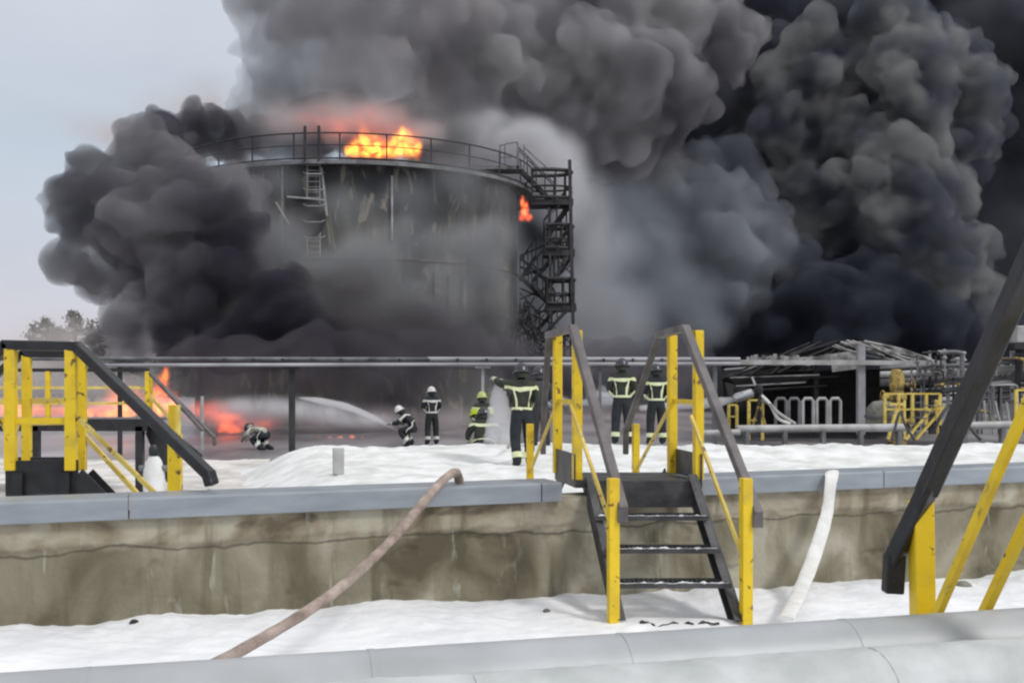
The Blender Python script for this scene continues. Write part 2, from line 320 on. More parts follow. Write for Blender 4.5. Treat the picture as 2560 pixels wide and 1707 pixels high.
field('snow_ground', list(np.linspace(-8, 11, 560)), list(np.concatenate([np.linspace(-2, 3.3, 40), np.linspace(3.35, 11, 260)])), near_h, lambda x, y: y < wallY(x)+.22 and y > -2, M['snow'], kind='structure')
def back_h(x, y):
    left = sstep(-.3*y+.4, -.225*y+.9, x)
    ridge = 21.6+1.2*fbm(x*.3, 1.7)+.3*fbm(x*2, 4)
    top = .10+.16*math.exp(-((y-ridge+.4)/1.8)**2)+.10*fbm(x*.5, y*.5, 3)+.09*fbm(x*1.6, y*1.3, 8)+.04*fbm(x*5, y*4, 9)
    far = 1-sstep(ridge, ridge+3.2, y)
    h = -.45+(top+.45)*left*far
    d = y-wallY(x)
    heap = (.62+.12*fbm(x*1.1, y*.8, 2)+.04*fbm(x*4, y*4, 6))*(1-sstep(.5, 2.6, d))
    if x < -1.9: heap = (.66+.22*fbm(x*1.3+3, y, 2))*(1-sstep(.7, 3.3, d))
    return max(h, heap-.38*sstep(.4, 1.2, d)*0-.02 if heap > .05 else -9) if d < 3.4 else h
field('snow_bank', list(np.linspace(-12, 17, 480)), list(np.concatenate([np.linspace(5, 14, 160), np.linspace(14.1, 27, 150)])), back_h,
      lambda x, y: y > wallY(x)+.18, M['old_snow'], kind='structure')

def slush_h(x, y): return -.345+.10*fbm(x*.8, y*.5, 14)+.04*fbm(x*3, y*3, 2)
field('slush_bank', list(np.linspace(-15, -1.5, 190)), list(np.linspace(7, 27.5, 200)), slush_h, lambda x, y: y > wallY(x)+.3 and x < -.26*y+.6+.8*fbm(y*.3, 2) and y < 25.5+2*fbm(x*.6, 9) and slush_h(x, y) > -.405, M['dirty_snow'], kind='structure')
# ------------------------------------------------------------------ containment wall
W0 = Vector((-3.35, 6.8, 0)); WD = Vector((1, .354, 0)).normalized(); WN = Vector((WD.y, -WD.x, 0))   # WN faces the camera
def W(s, off, z): return W0+WD*s+WN*off+Vector((0, 0, z))
def s_at(px):   # wall parameter at a photo column
    k = (px-1280)/F; X = (k*(6.8+.354*3.35))/(1-.354*k); return (X+3.35)/WD.x
wall = empty('concrete_wall', W(0, 0, 0), 'low stained concrete containment wall with grey sheet capping crossing the whole view', 'wall')
def wall_body():
    s0, s1, n, mz = -7, 15, 1100, 56; V = []; Fc = []
    for i in range(n+1):
        s = s0+(s1-s0)*i/n
        for j in range(mz+1):
            z = -.3+.98*j/mz
            edge = .47+.05*fbm(s*1.1, .5)+.012*fbm(s*7, 2)
            o = -.055+.016*sstep(edge-.008, edge+.008, z)+.008*fbm(s*1.3, z*1.6, 4)+.004*fbm(s*9, z*9, 6)
            spall = fbm(s*1.7, z*4.2, 12); o -= .022*sstep(.28, .36, spall)
            if 3.2 < s < 4.6: o -= .02*sstep(.1, .2, fbm(s*3, z*7, 3))*sstep(.3, .4, z)
            V.append(tuple(W(s, o, z)))
    for i in range(n):
        for j in range(mz):
            a = i*(mz+1)+j; Fc.append((a, a+mz+1, a+mz+2, a+1))
    mb = MB(); mb.add(V, Fc)
    a, b, c, d = W(s0, -.34, -.3), W(s1, -.34, -.3), W(s1, -.34, .68), W(s0, -.34, .68)
    mb.add([a, b, c, d], [(1, 0, 3, 2)]); mb.add([W(s0, -.055, .68), W(s1, -.055, .68), c, d], [(0, 1, 2, 3)])
    o = mb.build('wall_body', M['concrete'], wall); me = o.data
    for p in me.polygons: p.use_smooth = True
wall_body()
def coping(s0, s1):
    mb = MB(); prof = [(.02, .655), (.02, .79), (.0, .803), (-.36, .803), (-.38, .79), (-.38, .655)]
    V = [W(s, o, z) for s in (s0, s1) for o, z in prof]; n = len(prof)
    mb.add(V, [(i, (i+1) % n, (i+1) % n+n, i+n) for i in range(n)]+[tuple(range(n))[::-1], tuple(range(n, 2*n))])
    mb.build('coping', M['coping'], wall, bevel=.006)
sL = s_at(1405); sR = s_at(1728); sj = s_at(322)
cuts = [-6.5, -3.3, sj-2.95, sj, sj+3.0, sL]
for a, b in zip(cuts[:-1], cuts[1:]): coping(a+.004, b-.004)
cuts = [sR, sR+1.9, sR+4.9, sR+7.9]
for a, b in zip(cuts[:-1], cuts[1:]): coping(a+.004, b-.004)

# ------------------------------------------------------------------ insulated pipes in the foreground
def long_pipe(name, a, b, r, m, label, foil=False, seam=.95):
    a = Vector(a); b = Vector(b); d = (b-a).normalized(); L = (b-a).length; n = int(L/.035) if foil else 60
    root = empty(name, a, label, 'pipe'); mb = MB(); pts = []; rs = []
    u = Vector((0, 0, 1)); x = d.cross(u).normalized(); K = 40
    for i in range(n+1):
        p = a+d*L*i/n
        for k in range(K):
            t = 2*math.pi*k/K; rr = r
            if foil: rr += .012*fbm(i*.1, math.cos(t)*2, math.sin(t)*2+3)+.008*fbm(i*.35, math.cos(t)*5, math.sin(t)*5)
            else: rr += .003*fbm(i*.4, math.cos(t), math.sin(t))
            mb.v.append(tuple(p+x*math.cos(t)*rr+u*math.sin(t)*rr))
    for i in range(n):
        for k in range(K): q = i*K+k; q2 = i*K+(k+1) % K; mb.f.append((q, q2, q2+K, q+K))
    mb.build('cladding', m, root, smooth=True)
    t = .33
    while t < L:
        MB().tube([a+d*(t-.012), a+d*(t+.012)], r+.0018, 40).build('joint_strap', m, root, smooth=True); t += seam
    t = .8
    while t < L:
        c = a+d*t; MB().box((c.x, c.y, (c.z-r)/2-.1), (.12, .12, c.z-r+.16), .3).build('support_leg', M['grey_steel'], root); t += 2.3
    return root
dA = (Vector((2.15, 4.375, 0))-Vector((-1.67, 3.4, 0)))
A1 = Vector((-1.67, 3.4, .632-.152)); rA = .16
long_pipe('insulated_pipe', A1-dA*.5, A1+dA*1.9, rA, M['clad'], 'smooth grey sheet clad pipe crossing the bottom of the photo, behind the crumpled one')
A2 = Vector((-.345, 3.2, .668-.17)); dB = Vector((1.82, 3.7, 0))-Vector((-.345, 3.2, 0))
long_pipe('foil_wrapped_pipe', A2-dB*1.3, A2+dB*2.6, .18, M['foil'], 'crumpled pale foil wrapped pipe in the bottom right corner', True, 1.4)

# ------------------------------------------------------------------ steel stairs over the wall (middle)
st = empty('stair_crossing', (.95, 8.4, 0), 'steel stair over the wall in the middle with yellow posts and dark steps', 'stairs')
def lerp(a, b, t): return a+(b-a)*t
def LX(Y): return .724+(Y-7.44)*(.173-.724)/(10.0-7.44)
def RX(Y): return 1.674+(Y-7.44)*(1.19-1.674)/(10.0-7.44)
YB, YF, YK, YE = 7.44, 8.37, 8.98, 10.0
RT = 2.03
for X, side in ((LX, -1), (RX, 1)):
    for Y in (YF, YK):
        z1 = RT-.03 if Y == YF else RT-.045
        MB().box((X(Y), Y, (.80+z1)/2), (.072, .072, z1-.80), .2).build('post', M['yellow'], st, bevel=.004)
    MB().box((X(YB), YB, .36), (.075, .075, 1.08), .2).build('post', M['yellow'], st, bevel=.004)
    MB().box((X(YE), YE, .6), (.062, .062, 1.16), .2).build('post', M['yellow'], st, bevel=.004)
    pts = [P(1372 if side < 0 else 1648, 838, YK), P(1433 if side < 0 else 1713, 820, YF)]
    e1 = P(1556 if side < 0 else 1893, 1268 if side < 0 else 1280, YB-.02); e2 = e1+Vector((0, -.01, -.09))
    q = [pts[0], pts[1], e1, e2]
    mb = MB()
    for a, b in zip(q[:-1], q[1:]): d = (b-a).normalized()*.018; mb.bar(a-d*.5, b+d, .075, .055)
    fa = P(1358 if side < 0 else 1565, 1075, YE); fb = fa+Vector((0, .03, -.22))
    for a, b in ((pts[0], fa), (fa, fb)): d = (b-a).normalized()*.012; mb.bar(a+d, b+d, .055, .045)
    mb.build('handrail', M['rail'], st, bevel=.008)
    # diagonal and level mid rails
    a = P(1427 if side < 0 else 1728, 1012 if side < 0 else 1040, YF-.02); b = P(1530 if side < 0 else 1852, 1320 if side < 0 else 1378, YB+.02)
    MB().bar(a, b, .022, .03).build('mid_rail', M['pale_yellow'], st)
    MB().bar(Vector((X(YK), YK+.03, 1.42)), Vector((X(YF), YF-.03, 1.42)), .02, .04).build('mid_rail', M['yellow'], st)
    MB().bar(Vector((X(YK), YK+.03, 1.40)), Vector((X(YE), YE, .72)), .02, .03).build('mid_rail', M['pale_yellow'], st)
    # toe plate and stringers
    MB().bar(Vector((X(YF)+.02*side, YF-.05, .905)), Vector((X(YK)+.02*side, YK+.05, .905)), .012, .21).build('toe_plate', M['stair'], st)
    ins = -.05*side
    a = Vector((X(8.33)+ins, 8.33, .80)); b = Vector((X(YB)+ins*.6, YB+.03, -.16))
    mb = MB(); mb.bar(a, b, .012, .15); up = Vector((0, -.66, .75))
    dd = (b-a).normalized(); nrm = dd.cross(Vector((1, 0, 0))).normalized()
    for sgn in (-1, 1): mb.bar(a+nrm*.075*sgn-Vector((side*.028, 0, 0)), b+nrm*.075*sgn-Vector((side*.028, 0, 0)), .06, .012)
    mb.build('stringer', M['stair'], st)
    MB().bar(Vector((X(YK)+ins, YK, .78)), Vector((X(YE)+ins, YE, .05)), .014, .14).build('stringer', M['stair'], st)
# deck over the wall
mb = MB(); yc = (YF+YK)/2
mb.add([(LX(YF)-.02, YF-.07, .80), (RX(YF)+.02, YF-.07, .80), (RX(YK)+.02, YK+.06, .80), (LX(YK)-.02, YK+.06, .80),
        (LX(YF)-.02, YF-.07, .74), (RX(YF)+.02, YF-.07, .74), (RX(YK)+.02, YK+.06, .74), (LX(YK)-.02, YK+.06, .74)],
       [(0,1,2,3),(7,6,5,4),(0,4,5,1),(1,5,6,2),(2,6,7,3),(3,7,4,0)])
mb.build('deck', M['stair'], st)
MB().box(((LX(8.27)+RX(8.27))/2, 8.275, .695), (.90, .02, .21), 0).build('deck_front_plate', M['stair'], st)
for k, z in enumerate((.545, .33, .115)):
    Y = lerp(8.33, 7.47, (.80-z)/.85)
    c = Vector(((LX(Y)+RX(Y))/2, Y-.02, z)); wdt = RX(Y)-LX(Y)-.10
    mb = MB(); mb.box(c+Vector((0, -.10, 0)), (wdt, .012, .035)); mb.box(c+Vector((0, .10, 0)), (wdt, .012, .035))
    for j in range(24): mb.box(c+Vector((-wdt/2+wdt*(j+.5)/24, 0, .004)), (.006, .19, .022))
    tr = mb.build('tread', M['stair'], st)
    n = 70; mb = MB(); pts = [c+Vector((-wdt/2+.02+(wdt-.04)*q/n, -.095+.05*fbm(q*.13, k*3.1), .019+.004*fbm(q*.4, k))) for q in range(n+1)]
    mb.tube(pts, [max(.002, .002+.030*fbm(q*.23, k*5.7+1)) for q in range(n+1)], 7); mb.build('snow_crust', M['snow'], tr, smooth=True)

# ------------------------------------------------------------------ left stair crossing, just behind the wall
sl_ = empty('stair_crossing', (-3.6, 8.2, 0), 'black and yellow platform stair just behind the wall at far left', 'stairs')
YN, YR = 7.95, 8.55
def post(root, px, y0, y1, Y, wd, m=None, name='post'):
    a = P(px, y1, Y); b = P(px, y0, Y); return MB().box(((a+b)/2), (wd, wd, (b-a).length), .1).build(name, m or M['yellow'], root, bevel=.003)
for px, Y in ((27, YN), (178, YN), (67, YR), (205, YR)): post(sl_, px, 872 if Y == YN else 888, 1175, Y, .078 if Y == YN else .066)
post(sl_, 438, 1085, 1262, YN-.1, .095)
post(sl_, 431, 1012, 1130, YR+.5, .06)
def rail(root, pts, wd, h, m, name='handrail'):
    mb = MB()
    for a, b in zip(pts[:-1], pts[1:]): d = (b-a).normalized()*wd*.25; mb.bar(a-d, b+d, wd, h)
    return mb.build(name, m, root, bevel=wd*.12)
rail(sl_, [P(-90, 985, YN), P(14, 862, YN), P(192, 866, YN), P(522, 1185, YN-.55), P(528, 1205, YN-.56)], .085, .075, M['black'])
rail(sl_, [P(-60, 975, YR), P(58, 884, YR), P(212, 886, YR), P(508, 1165, YR+.1)], .07, .06, M['black'])
for y in (1000, 1055): MB().bar(P(-40, y+3, YR), P(206, y, YR), .03, .04).build('mid_rail', M['pale_yellow'], sl_)
MB().bar(P(-40, 1053, YN), P(206, 1050, YN), .03, .045).build('mid_rail', M['yellow'], sl_)
MB().bar(P(196, 1044, YN), P(405, 1250, YN-.1), .03, .032).build('mid_rail', M['pale_yellow'], sl_)
MB().bar(P(206, 1082, YR), P(378, 1272, YR-.1), .03, .034).build('mid_rail', M['pale_yellow'], sl_)
for s_ in (-1, 1): MB().bar(P(27+20*s_, 1052, YN), P(27, 1115, YN), .02, .03).build('knee_brace', M['pale_yellow'], sl_)
for Y, h in ((YN, 1152), (YR, 1160)):
    a = P(14, 1192 if Y == YN else 1180, Y); b = P(196, 1190 if Y == YN else 1180, Y); MB().bar(a, b, .012, .25).build('toe_plate', M['black'], sl_)
a = P(14, 1228, YN); b = P(196, 1228, YN)
mb = MB(); z = a.z+.02; mb.add([(a.x, YN, z), (b.x, YN, z), (b.x-.1, YR, z), (a.x-.12, YR, z), (a.x, YN, z-.06), (b.x, YN, z-.06), (b.x-.1, YR, z-.06), (a.x-.12, YR, z-.06)],
       [(0,1,2,3),(7,6,5,4),(0,4,5,1),(1,5,6,2),(2,6,7,3),(3,7,4,0)]); mb.build('deck', M['stair'], sl_)
MB().bar(P(188, 1195, YN), P(262, 1270, YN-.05), .014, .19).build('stringer', M['black'], sl_)
MB().bar(P(214, 1190, YR), P(300, 1280, YR), .014, .17).build('stringer', M['black'], sl_)
MB().bar(P(48, 1180, YN), P(48, 1290, YN), .08).build('leg', M['black'], sl_); MB().bar(P(165, 1180, YN), P(165, 1290, YN), .08).build('leg', M['black'], sl_)

# ------------------------------------------------------------------ far left walkway
fw = empty('raised_walkway', P(180, 1180, 18), 'long raised walkway with dark deck beam and yellow rails seen behind the left stair', 'walkway')
YW = 17.5; YV = 18.6
MB().bar(P(-260, 1062, YW), P(372, 1062, YW), .12, .20).build('deck_beam', M['black'], fw)
MB().bar(P(-260, 1060, YV), P(360, 1060, YV), .12, .18).build('deck_beam', M['stair'], fw)
mb = MB(); a = P(-260, 1048, YW); b = P(372, 1048, YW); mb.add([a, b, (b.x, YV, a.z), (a.x, YV, a.z), a-Vector((0,0,.04)), b-Vector((0,0,.04)), (b.x, YV, a.z-.04), (a.x, YV, a.z-.04)],
       [(0,1,2,3),(7,6,5,4),(0,4,5,1),(1,5,6,2),(2,6,7,3),(3,7,4,0)]); mb.build('deck', M['grey_steel'], fw)
MB().bar(P(-260, 925, YW), P(372, 925, YW), .06, .06).build('handrail', M['black'], fw)
for y in (969, 1008): MB().bar(P(-260, y, YW), P(370, y, YW), .025, .045).build('mid_rail', M['pale_yellow'], fw)
for px in (-120, 120, 369): post(fw, px, 928, 1056, YW, .075)
post(fw, 377, 935, 1056, YV, .06)
for px in (-100, 90, 350): MB().bar(P(px, 1065, YW), P(px, 1250, YW), .12).build('leg', M['black'], fw)
rail(fw, [P(372, 926, YV), P(400, 958, YV), P(535, 1092, YV-.6), P(537, 1112, YV-.6)], .06, .05, M['rail'])
rail(fw, [P(372, 930, YW), P(506, 1075, YW-.6)], .05, .05, M['rail'])
MB().bar(P(370, 985, YW), P(440, 1062, YW-.3), .03, .06).build('mid_rail', M['pale_yellow'], fw)
post(fw, 447, 1012, 1150, YW-.4, .06, M['pale_yellow'])
MB().bar(P(376, 1062, YW), P(430, 1185, YW-.5), .03, .42).build('stringer', M['black'], fw)
MB().bar(P(392, 1062, YV), P(500, 1150, YV-.5), .03, .22).build('stringer', M['stair'], fw)
# snow capped hydrant under it
hy = empty('hydrant', P(385, 1225, 14.5), 'snow caked white standpipe with dark cap under the left walkway', 'hydrant')
b0 = P(385, 1215, 14.5)
MB().lathe([(0, -.2), (.13, -.2), (.15, .05), (.14, .22), (.10, .36), (.06, .42), (0, .43)], b0, 14).build('body', M['old_snow'], hy, smooth=True)
MB().lathe([(.04, .40), (.07, .43), (.075, .52), (.05, .57), (0, .58)], b0, 12).build('cap', M['black'], hy, smooth=True)
MB().tube([b0+Vector((-.2, 0, .25)), b0+Vector((.2, 0, .25))], .045, 10).build('outlet', M['grey_steel'], hy, smooth=True)

# ------------------------------------------------------------------ right foreground handrail (stair over the pipes)
rf = empty('stair_railing', (1.8, 4.55, 0), 'big black handrail on a yellow post rising out of the frame at right', 'railing')
rail(rf, [P(2232, 1470, 4.62), P(2236, 1395, 4.62), P(2318, 1225, 4.5), P(2640, 510, 3.75)], .085, .07, M['black'])
a = P(2302, 1252, 4.55); b = P(2314, 1600, 4.55); b.z = -.25
MB().bar(a, b, .086, .086, (0, 1, 0)).build('post', M['yellow'], rf, bevel=.004)
MB().bar(P(2318, 1590, 4.5), P(2620, 890, 3.85), .034, .036).build('mid_rail', M['yellow'], rf, bevel=.003)
MB().bar(P(2418, 1620, 4.6), P(2640, 1150, 4.0), .038, .038).build('mid_rail', M['yellow'], rf, bevel=.003)
post(rf, 2660, 900, 1640, 3.95, .086)

# ------------------------------------------------------------------ hoses, post, stones
hp = [(1150, 1240, 8.2), (1149, 1208, 8.05), (1140, 1181, 7.92), (1120, 1190, 7.78), (1088, 1220, 7.6), (1023, 1298, 7.2), (957, 1371, 6.8), (849, 1469, 6.25), (740, 1545, 5.8), (609, 1621, 5.35), (500, 1680, 5.05)]
mb = MB(); pts = spline([P(*p) for p in hp], 8); n = len(pts)
mb.tube(pts, [.037+.012*math.sin(i*.31)*fbm(i*.2, 1) + .002*noise.noise((i*1.3, 0, 0)) for i in range(n)], 14, squash=.85)
mb.build('fire_hose', M['hose'], smooth=True, label='muddy brown hose hanging over the wall capping down towards the front pipe', cat='hose')
hp = [(2083, 1178, 9.30), (2082, 1180, 9.1), (2079, 1187, 8.91), (2076, 1215, 8.83), (2068, 1280, 8.78), (2050, 1345, 8.6), (2022, 1425, 8.3), (1992, 1492, 7.75), (1965, 1545, 7.1)]
pts = spline([P(*p) for p in hp], 8); pts = [Vector((p.x, p.y, max(p.z, near_h(p.x, p.y)+.012 if p.y < wallY(p.x) else -9))) for p in pts]
mb = MB(); K = 12
for i, p in enumerate(pts):
    t_ = (pts[min(i+1, len(pts)-1)]-pts[max(i-1, 0)]).normalized(); x_ = (WD-t_*WD.dot(t_)).normalized(); y_ = x_.cross(t_); w_ = .056*(1+.08*noise.noise((i*.4, 2, 0)))
    for k in range(K): a = 2*math.pi*k/K; mb.v.append(tuple(p+x_*math.cos(a)*w_+y_*math.sin(a)*.016))
for i in range(len(pts)-1):
    for k in range(K): a = i*K+k; b = i*K+(k+1) % K; mb.f.append((a, b, b+K, a+K))
mb.f.append(tuple(range(K))[::-1]); mb.f.append(tuple((len(pts)-1)*K+k for k in range(K)))
mb.build('fire_hose', M['white_hose'], smooth=True, label='flat white hose laid over the wall capping right of the stair', cat='hose')
b0 = P(846, 1165, 16.5)
MB().box(b0+Vector((0, 0, .08)), (.17, .12, .42), .3).build('marker_post', M['pale'], bevel=.01, label='short square grey marker post sticking out of the snow bank', cat='post')
def rock(name, c, r, flat, seed, m, **k):
    rnd = random.Random(seed); bm = bmesh.new(); bmesh.ops.create_icosphere(bm, subdivisions=3, radius=1)
    for v in bm.verts:
        q = v.co*(1+.35*fbm(v.co.x*1.3+seed, v.co.y*1.3, v.co.z*1.3)); v.co = Vector((q.x*r, q.y*r*.8, q.z*r*flat))+Vector(c)
    me = bpy.data.meshes.new(name); bm.to_mesh(me); bm.free(); return tag(link(name, me, m), **k)
def near_at(px, py):
    Y = 5.0
    for _ in range(30): z = near_h((px-1280)/F*Y, Y); Y = (1.6-z)*F/(py-HZ)
    return P(px, py, Y)
rock('stone', near_at(2405, 1462), .085, .45, 3, M['stone'], label='flat grey green stone in the snow beside the right yellow post', cat='stone', group='stones in the snow')
rock('stone', near_at(335, 1556), .03, .8, 5, M['char'], label='small dark lump in the snow at the foot of the wall, far left', cat='stone', group='stones in the snow')
rock('stone', near_at(1367, 1528), .028, .8, 6, M['stone'], label='small dark lump in the snow just left of the middle stair', cat='stone', group='stones in the snow')
mb = MB(); rnd = random.Random(8)
pts = [near_at(1600+k*14, 1561+rnd.uniform(-5, 5))+Vector((0, 0, rnd.uniform(-.012, .012))) for k in range(15)]
mb.tube(spline(pts, 3), [.006+.010*abs(noise.noise((k*.37, 1, 0)))*2 for k in range(43)], 7)
mb.build('cable', M['black'], label='black cable lying half buried in the snow at the foot of the stair', cat='cable')

# ------------------------------------------------------------------ tank
TC = Vector((-7.8, 53.3, -.4)); TR = 8.1; TH = 11.35
def YTANK(px, off=0):
    k = (px-1280)/F; a = k*k+1; b = -2*(k*TC.x+TC.y); c = TC.x**2+TC.y**2-(TR+off)**2; d = b*b-4*a*c
    return (-b-math.sqrt(d))/(2*a) if d > 0 else TC.y
tk = empty('storage_tank', TC, 'big round scorched steel storage tank burning at the top, wrapped in smoke', 'tank')
MB().lathe([(TR, 0), (TR, TH)], TC, 120).build('shell', M['tank'], tk, smooth=True)
MB().lathe([(TR+.05, TH-.02), (TR+.05, TH+.12), (TR-.6, TH+.14), (3, TH+.55), (0, TH+.6)], TC, 96).build('roof', M['soot'], tk, smooth=True)
for z in (2.6, 5.0, 7.3): MB().lathe([(TR, z-.04), (TR+.07, z-.03), (TR+.07, z+.03), (TR, z+.04)], TC, 120).build('wind_girder', M['tank'], tk, smooth=True)
MB().lathe([(TR+.05, TH+.05), (TR+.85, TH+.05), (TR+.86, TH-.12), (TR+.8, TH-.12), (TR+.78, TH-.02), (TR+.05, TH-.02)], TC, 120).build('walkway', M['grey_steel'], tk)
RR = TR+.8
def ring(z, r, m, name, a0=0, a1=2*math.pi, rad=.03):
    n = 120; pts = [TC+Vector((r*math.cos(lerp(a0, a1, k/n)), r*math.sin(lerp(a0, a1, k/n)), z)) for k in range(n+1)]
    MB().tube(pts, rad, 6, cap=False).build(name, m, tk)
aS = math.radians(-33)                        # stair landing direction
ring(TH+1.2, RR, M['soot'], 'handrail', rad=.035); ring(TH+.68, RR, M['soot'], 'mid_rail', rad=.022)
ring(TH+.12, RR, M['soot'], 'toe_board', rad=.045)
for k in range(28):
    a = 2*math.pi*k/28+.05; c = TC+Vector((RR*math.cos(a), RR*math.sin(a), 0))
    MB().bar(c+Vector((0, 0, TH-.05)), c+Vector((0, 0, TH+1.2)), .06).build('railing_post', M['soot'], tk)
for a in (-1.689, -1.621):
    c = TC+Vector((RR*math.cos(a), (RR)*math.sin(a), 0)); MB().bar(c+Vector((0, 0, TH-.1)), c+Vector((0, 0, TH+1.5)), .11).build('gate_post', M['soot'], tk)
for px, y0, y1, r_, m in ((706, 405, 640, .05, 'pale'), (980, 440, 600, .05, 'pale'), (1160, 700, 880, .10, 'pale'), (1085, 680, 880, .05, 'soot'), (1120, 690, 880, .05, 'soot')):
    Y = YTANK(px, .12); MB().tube([P(px, y0, Y), P(px, y1, Y)], r_, 8).build('riser_pipe', M[m], tk, smooth=True)
mb = MB(); Y = YTANK(785, .25)
for px in (768, 800): mb.tube([P(px, 392, Y), P(px, 640, Y)], .03, 6)
for k in range(18): y = 400+k*13.5; mb.tube([P(768, y, Y), P(800, y, Y)], .02, 5)
for y in range(430, 620, 40): mb.tube([P(758, y, Y), P(766, y+5, Y-.5), P(802, y+5, Y-.5), P(812, y, Y)], .025, 5)
mb.build('caged_ladder', M['pale'], tk)
mb = MB()
for x0, x1, y0, y1 in ((718, 812, 492, 500), (690, 722, 505, 560), (804, 818, 420, 540)): mb.bar(P(x0, y0, Y-.1), P(x1, y1, Y-.1), .09, .07)
mb.build('foam_pipe', M['pale'], tk)
MB().lathe([(0, 0), (.85, .05), (.9, .25), (0, .3)], P(765, 548, YTANK(765, .1)), 24, M=Matrix.Rotation(math.radians(90), 3, 'X')).build('manhole_cover', M['char'], tk, smooth=True)
# stair tower
tw = empty('stair_tower', P(1370, 1070, 50), 'black zigzag stair tower on the right side of the burning tank', 'stair tower')
YT = 50.0; YT2 = 51.3
levels = [(505, 425), (632, 562), (770, 697), (905, 835)]
xr = [1428, 1432, 1436, 1438]; xl = [1338, 1372, 1376, 1382]
for Y in (YT, YT2):
    MB().bar(P(1424, 400, Y), P(1438, 1075, Y), .16).build('column', M['soot'], tw)
    MB().bar(P(1372, 520, Y), P(1385, 1075, Y), .12).build('column', M['soot'], tw)
for Y in (YT, YT2): MB().bar(P(1300, 760, Y), P(1300, 1075, Y), .13).build('column', M['soot'], tw)
for i, (yd, yr) in enumerate(levels):
    a = P(xl[i]-8, yd, YT); b = P(xr[i], yd, YT)
    mb = MB(); mb.box(((a+b)/2)+Vector((0, .65, 0)), ((b-a).length+.2, 1.4, .26)); mb.build('landing', M['soot'], tw)
    mb = MB(); n = 12; pts = []; wdt = (b.x-a.x)
    for k in range(n+1):
        t = -math.pi/2+math.pi*k/n; pts.append(Vector((a.x+wdt*.45+math.cos(t)*wdt*.58, YT+.65+math.sin(t)*.75, 0)))
    pts = [Vector((a.x, YT-.1, 0))]+pts+[Vector((a.x, YT+1.4, 0))]
    for zz, r_ in ((P(0, yr, YT).z, .10), (P(0, (yr+yd)/2, YT).z, .055), (P(0, yd-12, YT).z, .09)): mb.tube([p+Vector((0, 0, zz)) for p in pts], r_, 6)
    for k in range(0, len(pts), 2): mb.bar(pts[k]+Vector((0, 0, P(0, yd, YT).z)), pts[k]+Vector((0, 0, P(0, yr, YT).z)), .07)
    mb.build('landing_railing', M['soot'], tw)
def flight(x0, y0, x1, y1, Y, name='stair_flight'):
    a = P(x0, y0, Y); b = P(x1, y1, Y); mb = MB()
    for o in (0, .6):
        q = Vector((0, o, 0)); mb.bar(a+q, b+q, .05, .17); mb.bar(a+q+Vector((0, 0, .95)), b+q+Vector((0, 0, .95)), .05)
        for k in range(5): c = a.lerp(b, k/4)+q; mb.bar(c, c+Vector((0, 0, .95)), .04)
    n = int((a-b).length/.28)
    for k in range(n): c = a.lerp(b, (k+.5)/n); mb.box(c+Vector((0, .3, 0)), (.25, .6, .03))
    mb.build(name, M['soot'], tw)
flight(1296, 418, 1385, 508, YT); flight(1425, 508, 1360, 598, YT+.7); flight(1378, 632, 1430, 560, YT+.7)
flight(1420, 640, 1375, 715, YT); flight(1300, 690, 1385, 770, YT+.7); flight(1415, 778, 1330, 868, YT)
flight(1385, 640, 1330, 705, YT+.7); flight(1330, 705, 1385, 775, YT+.2); flight(1430, 640, 1385, 700, YT+.7); flight(1388, 775, 1310, 862, YT+.9); flight(1372, 905, 1300, 850, YT); flight(1340, 640, 1300, 700, YT+.9); flight(1300, 780, 1350, 835, YT+.3)
flight(1300, 860, 1370, 930, YT+.7); flight(1380, 912, 1320, 1000, YT); flight(1320, 1000, 1385, 1060, YT+.7)
rnd = random.Random(4); mb = MB()
for k in range(16):
    y = 640+k*27; mb.bar(P(1300, y, YT2), P(1380, y+34*(1 if k % 2 else -1), YT2), .09)
for k in range(6): y = 540+k*88; mb.bar(P(1372, y, YT), P(1432, y+60*(1 if k % 2 else -1), YT), .05)
mb.build('cross_bracing', M['soot'], tw)
mb = MB(); a = P(1300, 868, YT); b = P(1438, 868, YT); mb.box((a+b)/2+Vector((0, .6, 0)), ((b-a).length, 1.5, .16)); mb.build('landing', M['soot'], tw)
mb = MB(); a = P(1200, 428, 49.5); b = P(1305, 422, 49.6); mb.box((a+b)/2, ((b-a).length, 1.2, .16))
for px in (1250, 1262, 1310): mb.bar(P(px, 425, 49), P(px, 362, 49), .06)
mb.bar(P(1248, 366, 49), P(1262, 362, 49), .05); mb.bar(P(1262, 360, 49), P(1294, 356, 49), .05); mb.bar(P(1294, 356, 49), P(1294, 425, 49), .10)
mb.bar(P(1250, 395, 49), P(1294, 392, 49), .04); mb.bar(P(1310, 368, 49), P(1365, 418, 49.6), .045); mb.bar(P(1310, 392, 49), P(1355, 425, 49.6), .035)
mb.build('top_bridge', M['grey_steel'], tw)
# small bare scorched shrubs of burnt cable hang near the tower: twisted conduits
mb = MB(); rnd = random.Random(12)
for k in range(22):
    x = rnd.uniform(1295, 1345); y = rnd.uniform(740, 850); p = [P(x, y, 49.6)]
    for j in range(3): x += rnd.uniform(-18, 18); y += rnd.uniform(8, 32); p.append(P(x, y, 49.6+rnd.uniform(-.3, .3)))
    mb.tube(spline(p, 3), .05, 5)
mb.build('twisted_conduit', M['soot'], tw)

